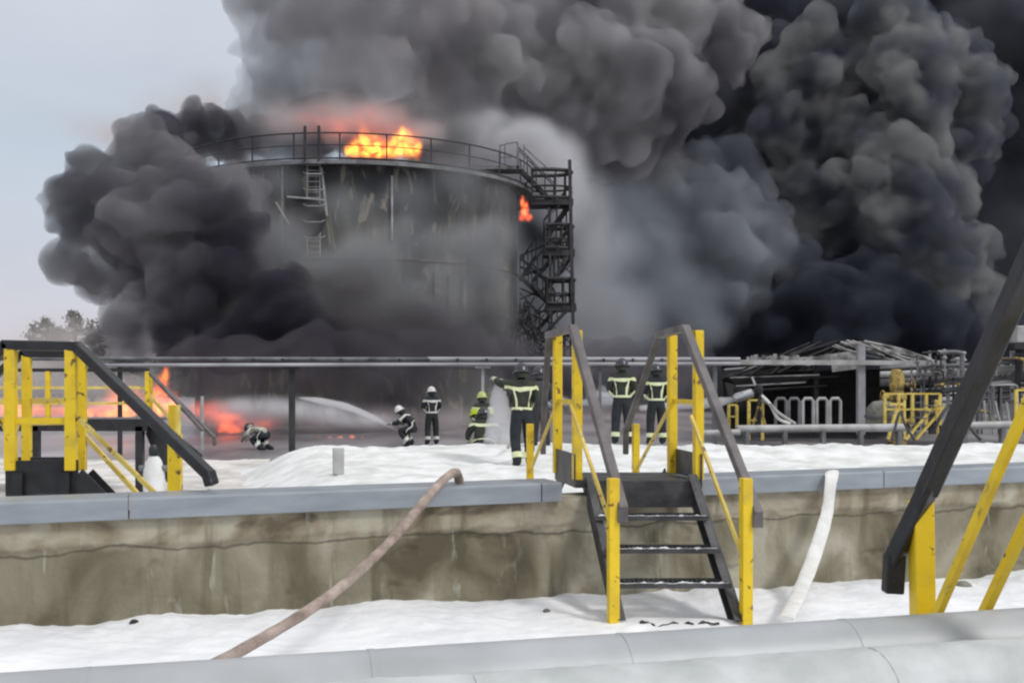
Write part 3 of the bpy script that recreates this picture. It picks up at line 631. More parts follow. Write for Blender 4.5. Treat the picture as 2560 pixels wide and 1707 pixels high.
# ------------------------------------------------------------------ overhead pipe rack
pr = empty('pipe_rack', P(900, 1110, 28), 'long pair of thin grey pipes on posts running level across the middle', 'pipe rack')
def runpipe(x0, x1, y0, y1, Y, r, m, name='pipe'): return MB().tube([P(x0, y0, Y), P((x0+x1)/2, (y0+y1)/2, Y), P(x1, y1, Y)], r, 12).build(name, m, pr, smooth=True)
runpipe(-200, 1850, 896, 899, 28, .055, M['grey_steel']); runpipe(190, 1850, 913, 909, 27.7, .045, M['pipe_far'])
runpipe(1070, 1850, 897, 898, 27.9, .055, M['pipe_far'])
for px, y0, wd, m in ((730, 915, .15, 'soot'), (1207, 912, .075, 'pale'), (1500, 912, .08, 'grey_steel'), (1787, 905, .11, 'grey_steel'), (300, 905, .1, 'soot')):
    a = P(px, y0, 28); mb = MB(); mb.bar((a.x, 28, a.z), (a.x, 28, -.4), wd); mb.box((a.x, 28, a.z-.05), (.4, .5, .08)); mb.build('post', M[m], pr)
for px in range(560, 1700, 73): MB().box(P(px, 905, 27.85), (.06, .14, .2)).build('pipe_clamp', M['soot'], pr)
a = P(505, 990, 30); MB().tube([a, (a.x, a.y, -.4)], .05, 8).build('thin_post', M['pale'], label='thin pale post standing behind the left walkway near the red glow', cat='post')

# ------------------------------------------------------------------ burnt shed and process area on the right
sh = empty('burnt_shed', P(2070, 1080, 34), 'collapsed charred shed with twisted roof ribs at the right', 'building')
YSH = 34.0; YS2 = 40.0
rnd = random.Random(21)
def quad(mb, pts, t=.05):
    v = [Vector(p) for p in pts]; n = (v[1]-v[0]).cross(v[2]-v[0]).normalized()*t
    mb.add(v+[x+n for x in v], [(0,1,2,3),(7,6,5,4),(0,4,5,1),(1,5,6,2),(2,6,7,3),(3,7,4,0)])
mb = MB()   # back and side walls
quad(mb, [P(1800, 1075, YS2), P(2350, 1075, YS2), P(2350, 920, YS2), P(1800, 930, YS2)], .08)
quad(mb, [P(1800, 1080, YSH), P(1830, 1075, YS2), P(1830, 930, YS2), P(1800, 955, YSH)], .08)
mb.build('wall', M['char'], sh)
mb = MB()   # sagging roof sheet
n = 26
R1 = []; R2 = []
for k in range(n+1):
    t = k/n; x = lerp(1795, 2360, t); y = 948-106*(1-abs(t-.60)/(.60 if t < .6 else .40))**.8 if True else 0
    y = max(y, 846)+rnd.uniform(-4, 4); R1.append(P(x, y+ (6 if t < .6 else 0), YSH+rnd.uniform(-.2, .2))); R2.append(P(lerp(1900, 2330, t), y+30, YS2))
for k in range(n): mb.add([R1[k], R1[k+1], R2[k+1], R2[k]], [(0, 1, 2, 3)])
mb.build('roof', M['char'], sh)
mb = MB()   # roof ribs, bent by the heat
pk = P(2135, 848, YSH-.3)
for k in range(17):
    x1 = lerp(1800, 2090, k/16); y1 = 948-k*2.4+rnd.uniform(-3, 3); q = P(x1, y1, YSH-.5+rnd.uniform(-.4, .4)); s_ = P(lerp(x1, 2135, rnd.uniform(.55, 1)), lerp(y1, 852, rnd.uniform(.7, 1)), YSH-.3)
    m_ = (q+s_)/2+Vector((0, 0, rnd.uniform(-.12, .16))); mb.tube(spline([q, m_, s_], 4), rnd.uniform(.02, .045), 5)
mb.build('roof_rib', M['char'], sh)
mb = MB()
for k in range(30):
    x0 = rnd.uniform(2080, 2210); y0 = 846+abs(x0-2135)*.25+rnd.uniform(-2, 12); x1 = x0+rnd.uniform(60, 190); y1 = y0+(x1-x0)*rnd.uniform(.22, .36)
    q = P(x0, y0, YSH-.6+rnd.uniform(-.5, .3)); s_ = P(x1, y1, YSH-.6+rnd.uniform(-.5, .3)); m_ = (q+s_)/2+Vector((0, 0, rnd.uniform(-.1, .1))); mb.tube(spline([q, m_, s_], 4), rnd.uniform(.015, .04), 5)
mb.build('roof_rib', M['ash_panel'], sh)
mb = MB()   # fallen pale facade strip, ragged
for k in range(30):
    x = 1872+k*9.3; h0 = rnd.uniform(884, 894); h1 = rnd.uniform(902, 915); yy = YSH-.7+rnd.uniform(-.15, .15); mb.bar(P(x, h0, yy), P(x+rnd.uniform(-3, 3), h1, yy), .12, .03, (0, 1, 0))
mb.bar(P(2112, 880, YSH-.9), P(2118, 925, YSH-.9), .95, .05, (0, 1, 0)); mb.build('facade_panel', M['ash_panel'], sh)
for k in range(9):
    y = 925+k*7; MB().bar(P(1810+k*5, y+rnd.uniform(-3, 3), YSH-.4), P(rnd.uniform(1980, 2150), y-14+rnd.uniform(-6, 8), YSH-.2), .03, .05).build('purlin', M['ash_panel' if k % 3 == 0 else 'char'], sh)
MB().bar(P(2152, 862, YSH-1.3), P(2152, 1085, YSH-1.3), .22).build('column', M['pipe_far'], sh)
for px in (1800, 2040, 2345): MB().bar(P(px, 925, YSH), P(px, 1085, YSH), .14).build('column', M['char'], sh)
MB().bar(P(1752, 905, YSH-1.5), P(2358, 907, YSH-1.5), .13, .15).build('crossbeam', M['pale'], sh)
# pale hoop stands
for k, px in enumerate((1952, 1985, 2020, 2055, 2088)):
    mb = MB(); Y = 31.5; w_ = 13; pts = [P(px-w_, 1065, Y), P(px-w_, 1003, Y), P(px-w_+5, 996, Y), P(px+w_-5, 996, Y), P(px+w_, 1003, Y), P(px+w_, 1065, Y)]
    mb.tube(pts, .05, 8); nm = ('first', 'second', 'third', 'fourth', 'fifth')[k]
    mb.build('hoop_stand', M['pale' if k > 1 else 'grey_steel'], smooth=True, label=f'pale steel hoop stand in front of the charred shed, {nm} of five from the left', cat='barrier', group='hoop stands before the shed')
# pale ground pipe with snow
def solo_pipe(x0, x1, y0, y1, Y, r, m, label, sup=True):
    root = empty('pipeline', P((x0+x1)/2, y0+30, Y), label, 'pipe'); MB().tube([P(x0, y0, Y), P(x1, y1, Y)], r, 14).build('pipe', m, root, smooth=True)
    k = x0+25
    while sup and k < x1: MB().box((P(k, 0, Y).x, Y, (P(k, y0, Y).z-.4)/2-.02), (.1, .2, P(k, y0, Y).z+.36)).build('saddle', M['grey_steel'], root); k += 95
    return root
solo_pipe(1842, 2262, 1072, 1068, 27, .10, M['pale'], 'thick pale pipe low above the snow in front of the charred shed')
solo_pipe(2385, 2640, 1064, 1060, 27, .10, M['pale'], 'thick pale pipe seen right of the big black handrail')
solo_pipe(1740, 1850, 1083, 1080, 26.5, .08, M['pale'], 'short pale pipe end just right of the middle stair', False)
# rubble along the snow edge
mb = MB(); rnd = random.Random(31)
for k in range(420):
    Y = rnd.uniform(23.5, 26.5); x = rnd.uniform(1860, 2400); c = P(x, 0, Y); z = back_h(c.x, Y)+.04; r_ = rnd.uniform(.03, .11)
    bmv = [(c.x+r_*rnd.uniform(.5, 1)*math.cos(a), Y+r_*rnd.uniform(.5, 1)*math.sin(a), z-.03) for a in (0, 1.3, 2.5, 3.8, 5)]+[(c.x+rnd.uniform(-.3, .3)*r_, Y, z+r_*rnd.uniform(.4, .9))]
    mb.add(bmv, [(0,1,5),(1,2,5),(2,3,5),(3,4,5),(4,0,5),(4,3,2,1,0)])
mb.build('rubble', M['stone'], kind='stuff', label='grey rubble scattered along the far edge of the snow at right', cat='rubble')

def rail_panel(x0, x1, y0, y1, Y, npost, label, slope=0, m='pale_yellow', group='yellow guard rails by the process area'):
    root = empty('guard_rail', P((x0+x1)/2, y1, Y), label, 'railing', group)
    for k in range(npost): x = lerp(x0, x1, k/(npost-1)); s_ = slope*(x-x0); MB().bar(P(x, y0+s_, Y), P(x, y1+s_, Y), .075).build('post', M[m], root)
    for f_ in (0, .5): a = P(x0, lerp(y0, y1, f_), Y); b = P(x1, lerp(y0, y1, f_)+slope*(x1-x0), Y); MB().bar(a, b, .05).build('rail', M[m], root)
    return root
rail_panel(1822, 1842, 1012, 1070, 28.5, 2, 'short yellow guard rail just left of the water cannon')
rail_panel(1872, 1906, 1000, 1100, 28, 2, 'yellow guard rail with tall posts under the water cannon')
rail_panel(2212, 2350, 984, 1062, 29, 5, 'yellow guard rail left of the big black handrail')
rail_panel(2540, 2620, 975, 1070, 27, 3, 'yellow guard rail at the right edge above the snow')
ys = empty('yellow_steps', P(2320, 1090, 28), 'small yellow steps with crossed rails beside the ochre valve stack', 'stairs')
for x0, y0, x1, y1 in ((2265, 1098, 2350, 1000), (2290, 1098, 2362, 1015), (2220, 1098, 2245, 1010), (2262, 1098, 2262, 1000), (2340, 1000, 2345, 1090), (2222, 1010, 2262, 1010)):
    MB().bar(P(x0, y0, 28), P(x1, y1, 28.2), .06).build('rail', M['pale_yellow'], ys)
for k in range(6): c = P(2275+k*13, 1090-k*15, 28.1); MB().box(c+Vector((0, .3, 0)), (.2, .7, .03)).build('tread', M['grey_steel'], ys)
vv = empty('valve_stack', P(2242, 1060, 30.5), 'tall scorched ochre valve stack in front of the shed\'s right side', 'valve')
c = P(2242, 1060, 30.5); c.z = -.3
MB().lathe([(0, 0), (.28, 0), (.28, .1), (.16, .14), (.16, .6), (.24, .66), (.24, .8), (.17, .86), (.2, 1.3), (.28, 1.34), (.28, 1.46), (.19, 1.5), (.22, 1.9), (.15, 2.2), (0, 2.24)], c, 18).build('body', M['valve'], vv, smooth=True)
for k, (dx, z) in enumerate(((-.45, 1.4), (.42, 1.75), (.4, .7))):
    p_ = c+Vector((dx, -.1, z)); MB().tube([c+Vector((0, 0, z)), p_], .07, 8).build('branch_pipe', M['valve'], vv, smooth=True)
    mb = MB(); mb.tube([p_+Vector((0, .19*math.cos(t), .19*math.sin(t))) for t in np.linspace(0, 2*math.pi, 15)], .022, 6); mb.bar(p_-Vector((0, .19, 0)), p_+Vector((0, .19, 0)), .02); mb.build('handwheel', M['valve'], vv)
# pipe rack at the far right
rk = empty('process_piping', P(2440, 1060, 32), 'dense grey process piping and frames at the right edge behind the black handrail', 'pipework')
rnd = random.Random(77)
for k, (y, r_, m) in enumerate(((912, .06, 'grey_steel'), (928, .10, 'pale'), (948, .13, 'grey_steel'), (968, .05, 'grey_steel'), (1000, .04, 'grey_steel'), (985, .05, 'soot'))):
    x0 = 2200 if k < 3 else 2280; MB().tube([P(x0, y+8, 32+k*.4), P(2420, y, 31.5+k*.4), P(2760, y-22, 31+k*.4)], r_, 10).build('pipe', M[m], rk, smooth=True)
for k in range(34):
    x = 2275+k*13+rnd.uniform(-6, 6); y0 = rnd.uniform(870, 960); MB().bar(P(x, y0, 32+rnd.uniform(-.5, 1.2)), P(x, 1085, 32), rnd.choice((.05, .07, .11))).build('upright', M[rnd.choice(('grey_steel', 'pale', 'soot'))], rk)
for k in range(30):
    x = 2290+k*12+rnd.uniform(-4, 4); y = rnd.uniform(893, 950)-k*.4; c = P(x, y, 31.6+rnd.uniform(-.3, .5)); r_ = rnd.uniform(.07, .13)
    mb = MB(); mb.lathe([(0, 0), (r_, 0), (r_, .05), (r_*.5, .08), (r_*.5, .2), (r_*.9, .22), (r_*.9, .27), (0, .3)], c, 10); mb.bar(c, (c.x, c.y, P(x, 940, 32).z), .05); mb.build('valve', M[rnd.choice(('grey_steel', 'pale'))], rk, smooth=True)
MB().box(P(2560, 838, 31)+Vector((.4, 0, 0)), (1.9, 1.4, .5)).build('equipment_box', M['pale'], rk, bevel=.03)
MB().box(P(2560, 868, 31)+Vector((.4, 0, 0)), (2.1, 1.5, .18)).build('equipment_plinth', M['char'], rk, bevel=.02)
for px in (2545, 2600): MB().bar(P(px, 870, 31), P(px, 1085, 31), .12).build('upright', M['soot'], rk)
for k in range(14):
    x = 2390+k*14; MB().bar(P(x, 1000+rnd.uniform(-8, 8), 30), P(x+rnd.uniform(-4, 12), 1052, 30), .04).build('bracket', M['pale' if k % 2 else 'grey_steel'], rk)
for k in range(18):
    x = rnd.uniform(2290, 2600); y = rnd.uniform(880, 1040); L = rnd.uniform(20, 70); Y = 30.5+rnd.uniform(-.4, .8)
    MB().tube(spline([P(x, y, Y), P(x+L, y+rnd.uniform(-6, 6), Y), P(x+L+8, y+12, Y), P(x+L+8, y+rnd.uniform(30, 60), Y)], 4), rnd.choice((.03, .045, .07)), 8).build('bent_pipe', M[rnd.choice(('grey_steel', 'pale', 'soot', 'valve'))], rk, smooth=True)
# loose black hose beside the handrail
MB().tube(spline([P(2330, 1085, 24), P(2352, 1040, 24), P(2375, 1012, 24.5), P(2392, 1030, 24.2), P(2430, 1075, 23.5), P(2450, 1098, 23)], 5), .04, 8).build('rubber_hose', M['black'], smooth=True, label='looping black rubber hose crossing behind the big black handrail', cat='hose')
MB().tube(spline([P(2285, 1098, 23.6), P(2262, 1060, 24.4), P(2250, 1030, 25), P(2230, 1100, 23.4)], 5), .03, 8).build('rubber_hose', M['soot'], smooth=True, label='thin dark hose hanging by the small yellow steps', cat='hose')
# barrel-like lump between
bl = empty('cable_drum', P(2212, 1060, 29.5), 'grey rounded drum between the hoop stands and the valve stack', 'drum')
MB().lathe([(0, 0), (.42, 0), (.46, .1), (.42, .6), (.25, .78), (0, .82)], P(2205, 1072, 29.6), 18).build('body', M['stone'], bl, smooth=True)
MB().lathe([(.47, .3), (.48, .32), (.48, .38), (.47, .4)], P(2205, 1072, 29.6), 18).build('hoop', M['grey_steel'], bl)
# water cannon
wc = empty('water_cannon', P(1895, 1060, 28), 'silver nozzled water cannon on a stand shooting water to the left', 'water cannon')
MB().tube([P(1836, 997, 28), P(1842, 994, 28), P(1880, 982, 28), P(1884, 980, 28)], [.10, .125, .12, .06], 14).build('nozzle', M['silver'], wc, smooth=True)
MB().tube(spline([P(1884, 981, 28), P(1897, 976, 28), P(1902, 990, 28), P(1898, 1010, 28), P(1897, 1062, 28)], 4), .07, 10).build('riser', M['soot'], wc, smooth=True)
MB().lathe([(0, -.13), (.1, -.1), (.13, 0), (.1, .1), (0, .13)], P(1896, 972, 28), 12).build('swivel', M['soot'], wc, smooth=True)
MB().bar(P(1880, 942, 28), P(1892, 972, 28), .05).build('lever', M['pale'], wc)
for s_ in (-1, 1): MB().bar(P(1898, 1010, 28), P(1898+s_*22, 1085, 27.6), .05).build('leg', M['valve'], wc)
for i, dx in enumerate((0, 14)): MB().tube(spline([P(1900, 985+dx, 28), P(1925, 1010, 27.8), P(1945, 1045-dx, 27.5), P(1975+dx, 1060, 27.2)], 5), .045, 8).build('supply_hose', M['ash_panel' if i else 'white_hose'], wc, smooth=True)

# ------------------------------------------------------------------ people
def shrink_band(body, parent, a, b, rad, t0, t1, m, name='reflective_band', arc=None, rows=4):
    """a strip round the bone a->b between t0 and t1, wrapped onto the body"""
    a = Vector(a); b = Vector(b); d = (b-a).normalized(); u = Vector((1, 0, 0)) if abs(d.x) < .8 else Vector((0, 1, 0)); x = (u-d*u.dot(d)).normalized(); y = d.cross(x); K = 28
    V = []; Fc = []; a0, a1 = arc or (0, 2*math.pi); closed = arc is None; m_ = K if closed else K+1
    for i in range(rows+1):
        c = a.lerp(b, lerp(t0, t1, i/rows))
        for k in range(m_): t = lerp(a0, a1, k/K); V.append(c+x*math.cos(t)*rad*1.5+y*math.sin(t)*rad*1.5)
    for i in range(rows):
        for k in range(K): p = i*m_+k; q = i*m_+(k+1) % m_; Fc.append((p, q, q+m_, p+m_))
    me = bpy.data.meshes.new(name); me.from_pydata([tuple(v) for v in V], [], Fc)
    o = bpy.data.objects.new(name, me); COL.objects.link(o); md = o.modifiers.new('w', 'SHRINKWRAP'); md.target = body; md.wrap_method = 'PROJECT' if False else 'NEAREST_SURFACEPOINT'; md.wrap_mode = 'OUTSIDE_SURFACE'; md.offset = .009
    dg = bpy.context.evaluated_depsgraph_get(); m2 = bpy.data.meshes.new_from_object(o.evaluated_get(dg)); bpy.data.objects.remove(o)
    for p in m2.polygons: p.use_smooth = True
    r = link(name, m2, m); return r
STAND = dict(pel=(0,0,.96), spi=(0,.01,1.16), che=(0,.0,1.36), nek=(0,.02,1.52), hed=(0,.05,1.62), top=(0,.05,1.70),
    sh=(.18,0,1.43), el=(.27,.06,1.17), wr=(.20,.27,1.10), hip=(.10,0,.90), kn=(.13,.03,.50), an=(.14,-.01,.10), to=(.16,.17,.06))
KNEEL = dict(pel=(0,-.02,.42), spi=(0,.02,.62), che=(0,.06,.80), nek=(0,.11,.93), hed=(0,.15,1.01), top=(0,.15,1.08),
    sh=(.19,.05,.85), el=(.33,.12,.62), wr=(.34,.30,.48), hip=(.12,0,.36), kn=(.22,.36,.20), an=(.17,-.05,.08), to=(.18,-.22,.05))
CROUCH = dict(pel=(0,-.1,.55), spi=(0,.02,.70), che=(0,.18,.83), nek=(0,.30,.92), hed=(0,.36,.99), top=(0,.38,1.06),
    sh=(.18,.17,.87), el=(.26,.36,.66), wr=(.16,.56,.66), hip=(.11,-.05,.5), kn=(.2,.33,.45), an=(.16,.02,.10), to=(.18,.2,.05))
BENT = dict(pel=(0,-.25,.5), spi=(0,-.05,.58), che=(0,.14,.60), nek=(0,.28,.60), hed=(0,.37,.62), top=(0,.44,.66),
    sh=(.18,.15,.60), el=(.26,.32,.40), wr=(.14,.5,.32), hip=(.11,-.22,.44), kn=(.18,.14,.30), an=(.16,-.22,.08), to=(.17,-.4,.05))
def person(loc, rz, pose, label, jacket='navy', trousers='navy', helmet='helmet_dark', band='band', vest=None, bands=True, extra=None, frame=True, s=1.0):
    root = empty('person', loc, label, 'person', 'firefighters at the tank fire', rz); root.scale = (s, s, s)
    J = {}
    for k, v in pose.items():
        v = Vector(v)
        if k in ('sh', 'el', 'wr', 'hip', 'kn', 'an', 'to'): J[k+'R'] = v; J[k+'L'] = Vector((-v.x, v.y, v.z))
        else: J[k] = v
    if extra:
        for k, v in extra.items(): J[k] = Vector(v)
    E = [('pel','spi'),('spi','che'),('che','nek'),('nek','hed'),('hed','top')]
    for q in 'LR': E += [('che','sh'+q),('sh'+q,'el'+q),('el'+q,'wr'+q),('pel','hip'+q),('hip'+q,'kn'+q),('kn'+q,'an'+q),('an'+q,'to'+q)]
    R = dict(pel=(.17,.14), spi=(.175,.135), che=(.205,.15), nek=(.065,.065), hed=(.095,.11), top=(.075,.085))
    RL = dict(sh=(.105,.10), el=(.076,.076), wr=(.05,.05), hip=(.135,.135), kn=(.098,.10), an=(.082,.085), to=(.055,.05))
    names = list(J); idx = {n: i for i, n in enumerate(names)}
    me = bpy.data.meshes.new('body'); me.from_pydata([tuple(J[n]) for n in names], [(idx[a], idx[b]) for a, b in E], [])
    o = bpy.data.objects.new('body', me); COL.objects.link(o)
    md = o.modifiers.new('skin', 'SKIN'); md.use_smooth_shade = True; md.branch_smoothing = .5
    sv = me.skin_vertices[0].data
    for n in names: sv[idx[n]].radius = R.get(n) or RL[n[:-1]]; sv[idx[n]].use_root = (n == 'pel')
    o.modifiers.new('sub', 'SUBSURF').levels = 2
    dg = bpy.context.evaluated_depsgraph_get(); m2 = bpy.data.meshes.new_from_object(o.evaluated_get(dg)); bpy.data.objects.remove(o)
    # shaped head and materials by nearest bone
    for a in (M[jacket], M[trousers], M['skin'], M['boot']): m2.materials.append(a)
    hc = J['hed']
    for p in m2.polygons:
        p.use_smooth = True; c = p.center; best = (9, 0)
        for a, b in E:
            A, B = J[a], J[b]; ab = B-A; t = max(0, min(1, (c-A).dot(ab)/ab.length_squared)); d = (A+ab*t-c).length
            z = 0
            if a == 'hed': z = 2
            elif a[:2] in ('hi', 'kn') or (a == 'pel' and b[:3] == 'hip'): z = 1
            elif a[:2] == 'an': z = 3
            if d < best[0]: best = (d, z)
        p.material_index = best[1]
    body = bpy.data.objects.new('body', m2); COL.objects.link(body)
    parts = [body]
    # face: nose, eyes, ears as small shapes on the head
    mb = MB(); f = (J['top']-J['nek']).normalized(); fw_ = Vector((0, 1, 0)); fw_ = (fw_-f*fw_.dot(f)).normalized(); rx = Vector((1, 0, 0))
    mb.tube([hc+fw_*.10+f*.02, hc+fw_*.13-f*.02, hc+fw_*.11-f*.03], [.008, .016, .012], 7)
    for s_ in (-1, 1): mb.tube([hc+rx*.088*s_+f*.02, hc+rx*.105*s_-f*.025], [.018, .012], 7)
    parts.append(mb.build('face_features', M['skin'], smooth=True))
    Mh = Matrix((rx, fw_, f)).transposed()
    hb = hc+f*.035
    parts.append(MB().lathe([(.165, -.03), (.168, -.02), (.135, .005), (.128, .04), (.112, .09), (.075, .13), (.03, .15), (0, .153)], hb, 20, M=Mh).build('helmet', M[helmet], smooth=True))
    parts.append(MB().lathe([(.12, -.12), (.125, -.02), (.10, -.02)], hb-fw_*.01, 16, a0=math.radians(190), a1=math.radians(350), M=Mh).build('neck_flap', M[jacket], smooth=True))
    for q, sx in (('L', -1), ('R', 1)):
        a, b = J['el'+q], J['wr'+q]; d = (b-a).normalized(); side = d.cross(Vector((0, 0, 1))); side = side.normalized() if side.length > .1 else rx; up = side.cross(d)
        mb = MB(); mb.tube([b-d*.03, b+d*.03, b+d*.085], [.042, .047, .04], 8, squash=.6)
        for k in range(4):
            o_ = side*(k-1.5)*.021; L = (.075, .085, .08, .062)[k]; mb.tube([b+d*.08+o_, b+d*(.08+L*.5)+o_-up*.012, b+d*(.08+L*.8)+o_-up*.045, b+d*(.08+L*.6)+o_-up*.065], [.0115, .011, .010, .008], 6)
        mb.tube([b+d*.02-side*sx*.035, b+d*.055-side*sx*.062-up*.01, b+d*.09-side*sx*.055-up*.03], [.014, .013, .009], 6)
        parts.append(mb.build('glove', M['glove'], smooth=True))
    if vest:
        parts.append(shrink_band(body, root, J['pel'], J['che'], .2, .55, 1.12, M[vest], 'vest', rows=8))
    if bands:
        parts.append(shrink_band(body, root, J['pel'], J['che'], .2, .92, 1.14, M[band]))
        parts.append(shrink_band(body, root, J['pel'], J['che'], .2, .12, .22, M[band]))
        if frame:
            for a0 in (-1.05, -2.25): parts.append(shrink_band(body, root, J['pel'], J['che'], .2, .2, .95, M[band], arc=(a0-.09, a0+.09), rows=6))
        for q in 'LR':
            parts.append(shrink_band(body, root, J['el'+q], J['wr'+q], .075, .7, .95, M[band], 'cuff_band'))
            parts.append(shrink_band(body, root, J['kn'+q], J['an'+q], .09, .58, .82, M[band], 'trouser_band'))
    for p in parts: p.parent = root
    return root
def at(px, Y, z): v = P(px, 0, Y); return (v.x, Y, z)
R_ = math.radians
person(at(1305, 18.4, .05), R_(12), STAND, 'firefighter in dark gear with left arm raised, spraying a nozzle left of the stair', 'green_cloth', 'navy', 'helmet_dark',
       extra=dict(shL=(-.19, 0, 1.44), elL=(-.36, .14, 1.44), wrL=(-.40, .36, 1.52), elR=(.28, .1, 1.2), wrR=(.1, .3, 1.18), knL=(-.12, .02, .5), anL=(-.1, -.1, .1), toL=(-.12, .08, .05)), s=1.03)
person(at(1555, 22.4, .20), R_(-4), STAND, 'firefighter seen from behind with dark helmet and wide lime bands, standing between the stair handrails', 'green_cloth', 'navy', 'helmet_dark', s=1.04)
person(at(1641, 23.6, .12), R_(6), STAND, 'firefighter with striped jacket half hidden behind the stair\'s right yellow posts', 'navy', 'navy', 'helmet_dark', s=1.03)
person(at(1350, 21.0, .08), R_(20), STAND, 'firefighter in plain dark clothing behind the stair\'s left yellow posts', 'soot', 'char', 'helmet_dark', bands=False)
person(at(1209, 22.6, -.22), R_(0), KNEEL, 'firefighter kneeling at the snow edge, seen from behind, one wide lime band across the back', 'green_cloth', 'navy', 'helmet_dark', frame=False, s=1.04)
person(at(1206, 26.0, -.40), R_(15), STAND, 'firefighter in bright lime vest standing just beyond the kneeling one', 'green_cloth', 'navy', 'helmet_lime', vest='vest', frame=False, s=.95)
person(at(1080, 32.0, -.40), R_(20), STAND, 'firefighter standing in white helmet and pale shouldered jacket beside the one with the hose', 'navy', 'navy', 'helmet_white', band='white_band', s=1.0)
person(at(1030, 31.4, -.40), R_(78), CROUCH, 'firefighter crouching in white helmet aiming the water jet to the left', 'navy', 'navy', 'helmet_white', band='white_band', frame=False, s=1.06)
person(at(648, 30.0, -.42), R_(60), BENT, 'firefighter in pale jacket bending low behind the left end of the snow bank', 'beige_cloth', 'navy', 'helmet_dark', band='white_band', frame=False)
# nozzles held by two of them
def nozzle(a, b, r, label):
    root = empty('hose_nozzle', a, label, 'nozzle'); a = Vector(a); b = Vector(b); d = (b-a)
    MB().tube([a, a+d*.6, b], [r, r, r*.7], 10).build('barrel', M['silver'], root, smooth=True)
    MB().tube([a-d*.3, a+d*.1], r*1.35, 10).build('collar', M['black'], root, smooth=True)
    MB().tube([a+d*.1, a+d*.05-Vector((0, 0, r*3.4))], r*.5, 8).build('grip', M['black'], root, smooth=True)
nozzle(P(1262, 955, 18.75), P(1242, 950, 18.75), .045, 'short nozzle in the raised hand of the firefighter left of the stair')
nozzle(P(1012, 1084, 31.5), P(998, 1078, 31.5), .045, 'nozzle held by the crouching firefighter in a white helmet')
MB().tube(spline([P(1262, 956, 18.8), P(1285, 985, 18.75), P(1296, 1010, 18.9), P(1288, 1080, 19.6), P(1270, 1118, 20.3)], 6), .035, 8).build('fire_hose', M['hose'], smooth=True, label='hose running down from the raised nozzle to the snow', cat='hose')

# ------------------------------------------------------------------ pines beyond
def pine(px, top, Y, label, seed, spread=1.0):
    rnd = random.Random(seed); base = P(px, 0, Y); base.z = -.4; H = P(px, top, Y).z+.4
    root = empty('pine_tree', base, label, 'tree', 'pines beyond the tank')
    mb = MB(); mb.tube([base+Vector((rnd.uniform(-.1, .1), 0, H*t)) for t in (0, .3, .6, .85, 1)], [.22, .18, .13, .07, .02], 7)
    crown = MB()
    for k in range(46):
        t = rnd.uniform(.35, 1); a = rnd.uniform(0, 6.28); L = (1.05-t)*H*.33*spread*rnd.uniform(.5, 1.1)+.25; o = base+Vector((0, 0, H*t)); e_ = o+Vector((math.cos(a)*L, math.sin(a)*L, L*rnd.uniform(-.05, .4)))
        mb.tube([o, (o+e_)/2+Vector((0, 0, .05)), e_], [.04, .03, .012], 5)
        for j in range(34):
            q = o.lerp(e_, rnd.uniform(.35, 1.08))+Vector((rnd.gauss(0, .22), rnd.gauss(0, .22), rnd.gauss(.05, .15))); r_ = rnd.uniform(.09, .22); u = Vector((rnd.gauss(0, 1), rnd.gauss(0, 1), rnd.gauss(0, 1))).normalized(); v = u.orthogonal().normalized()
            crown.add([q-u*r_, q+v*r_*.4, q+u*r_, q-v*r_*.4], [(0, 1, 2, 3)])
    mb.build('trunk', M['bark'], root); crown.build('crown', M['foliage'], root)
pine(190, 783, 92, 'tallest grey green pine at left, touching the dark smoke', 1, 1.4)
pine(118, 803, 98, 'second pine from the left with a thin ragged crown', 2, 1.0)
pine(82, 812, 110, 'leftmost small pine beyond the stair platform', 3, 1.0)
pine(232, 805, 96, 'pine half swallowed by the edge of the dark smoke', 4, 1.2)
pine(150, 825, 90, 'low pine between the two tallest ones', 5, 1.5)
mb = MB(); rnd = random.Random(9)
for k in range(8000):
    x = rnd.uniform(-80, 760); Y = rnd.uniform(118, 150); h = 4.2+2.2*fbm(x*.02, 3)+fbm(x*.09, 5)*1.2; c = P(x, 0, Y); q = Vector((c.x, Y, rnd.uniform(-.4, h))); r_ = rnd.uniform(.25, .6); u = Vector((rnd.gauss(0, 1), rnd.gauss(0, 1), rnd.gauss(0, 1))).normalized(); v = u.orthogonal().normalized()
    mb.add([q-u*r_, q+v*r_*.5, q+u*r_, q-v*r_*.5], [(0, 1, 2, 3)])
mb.build('woodland', M['foliage'], kind='stuff', label='low grey band of distant woodland at far left', cat='woodland')

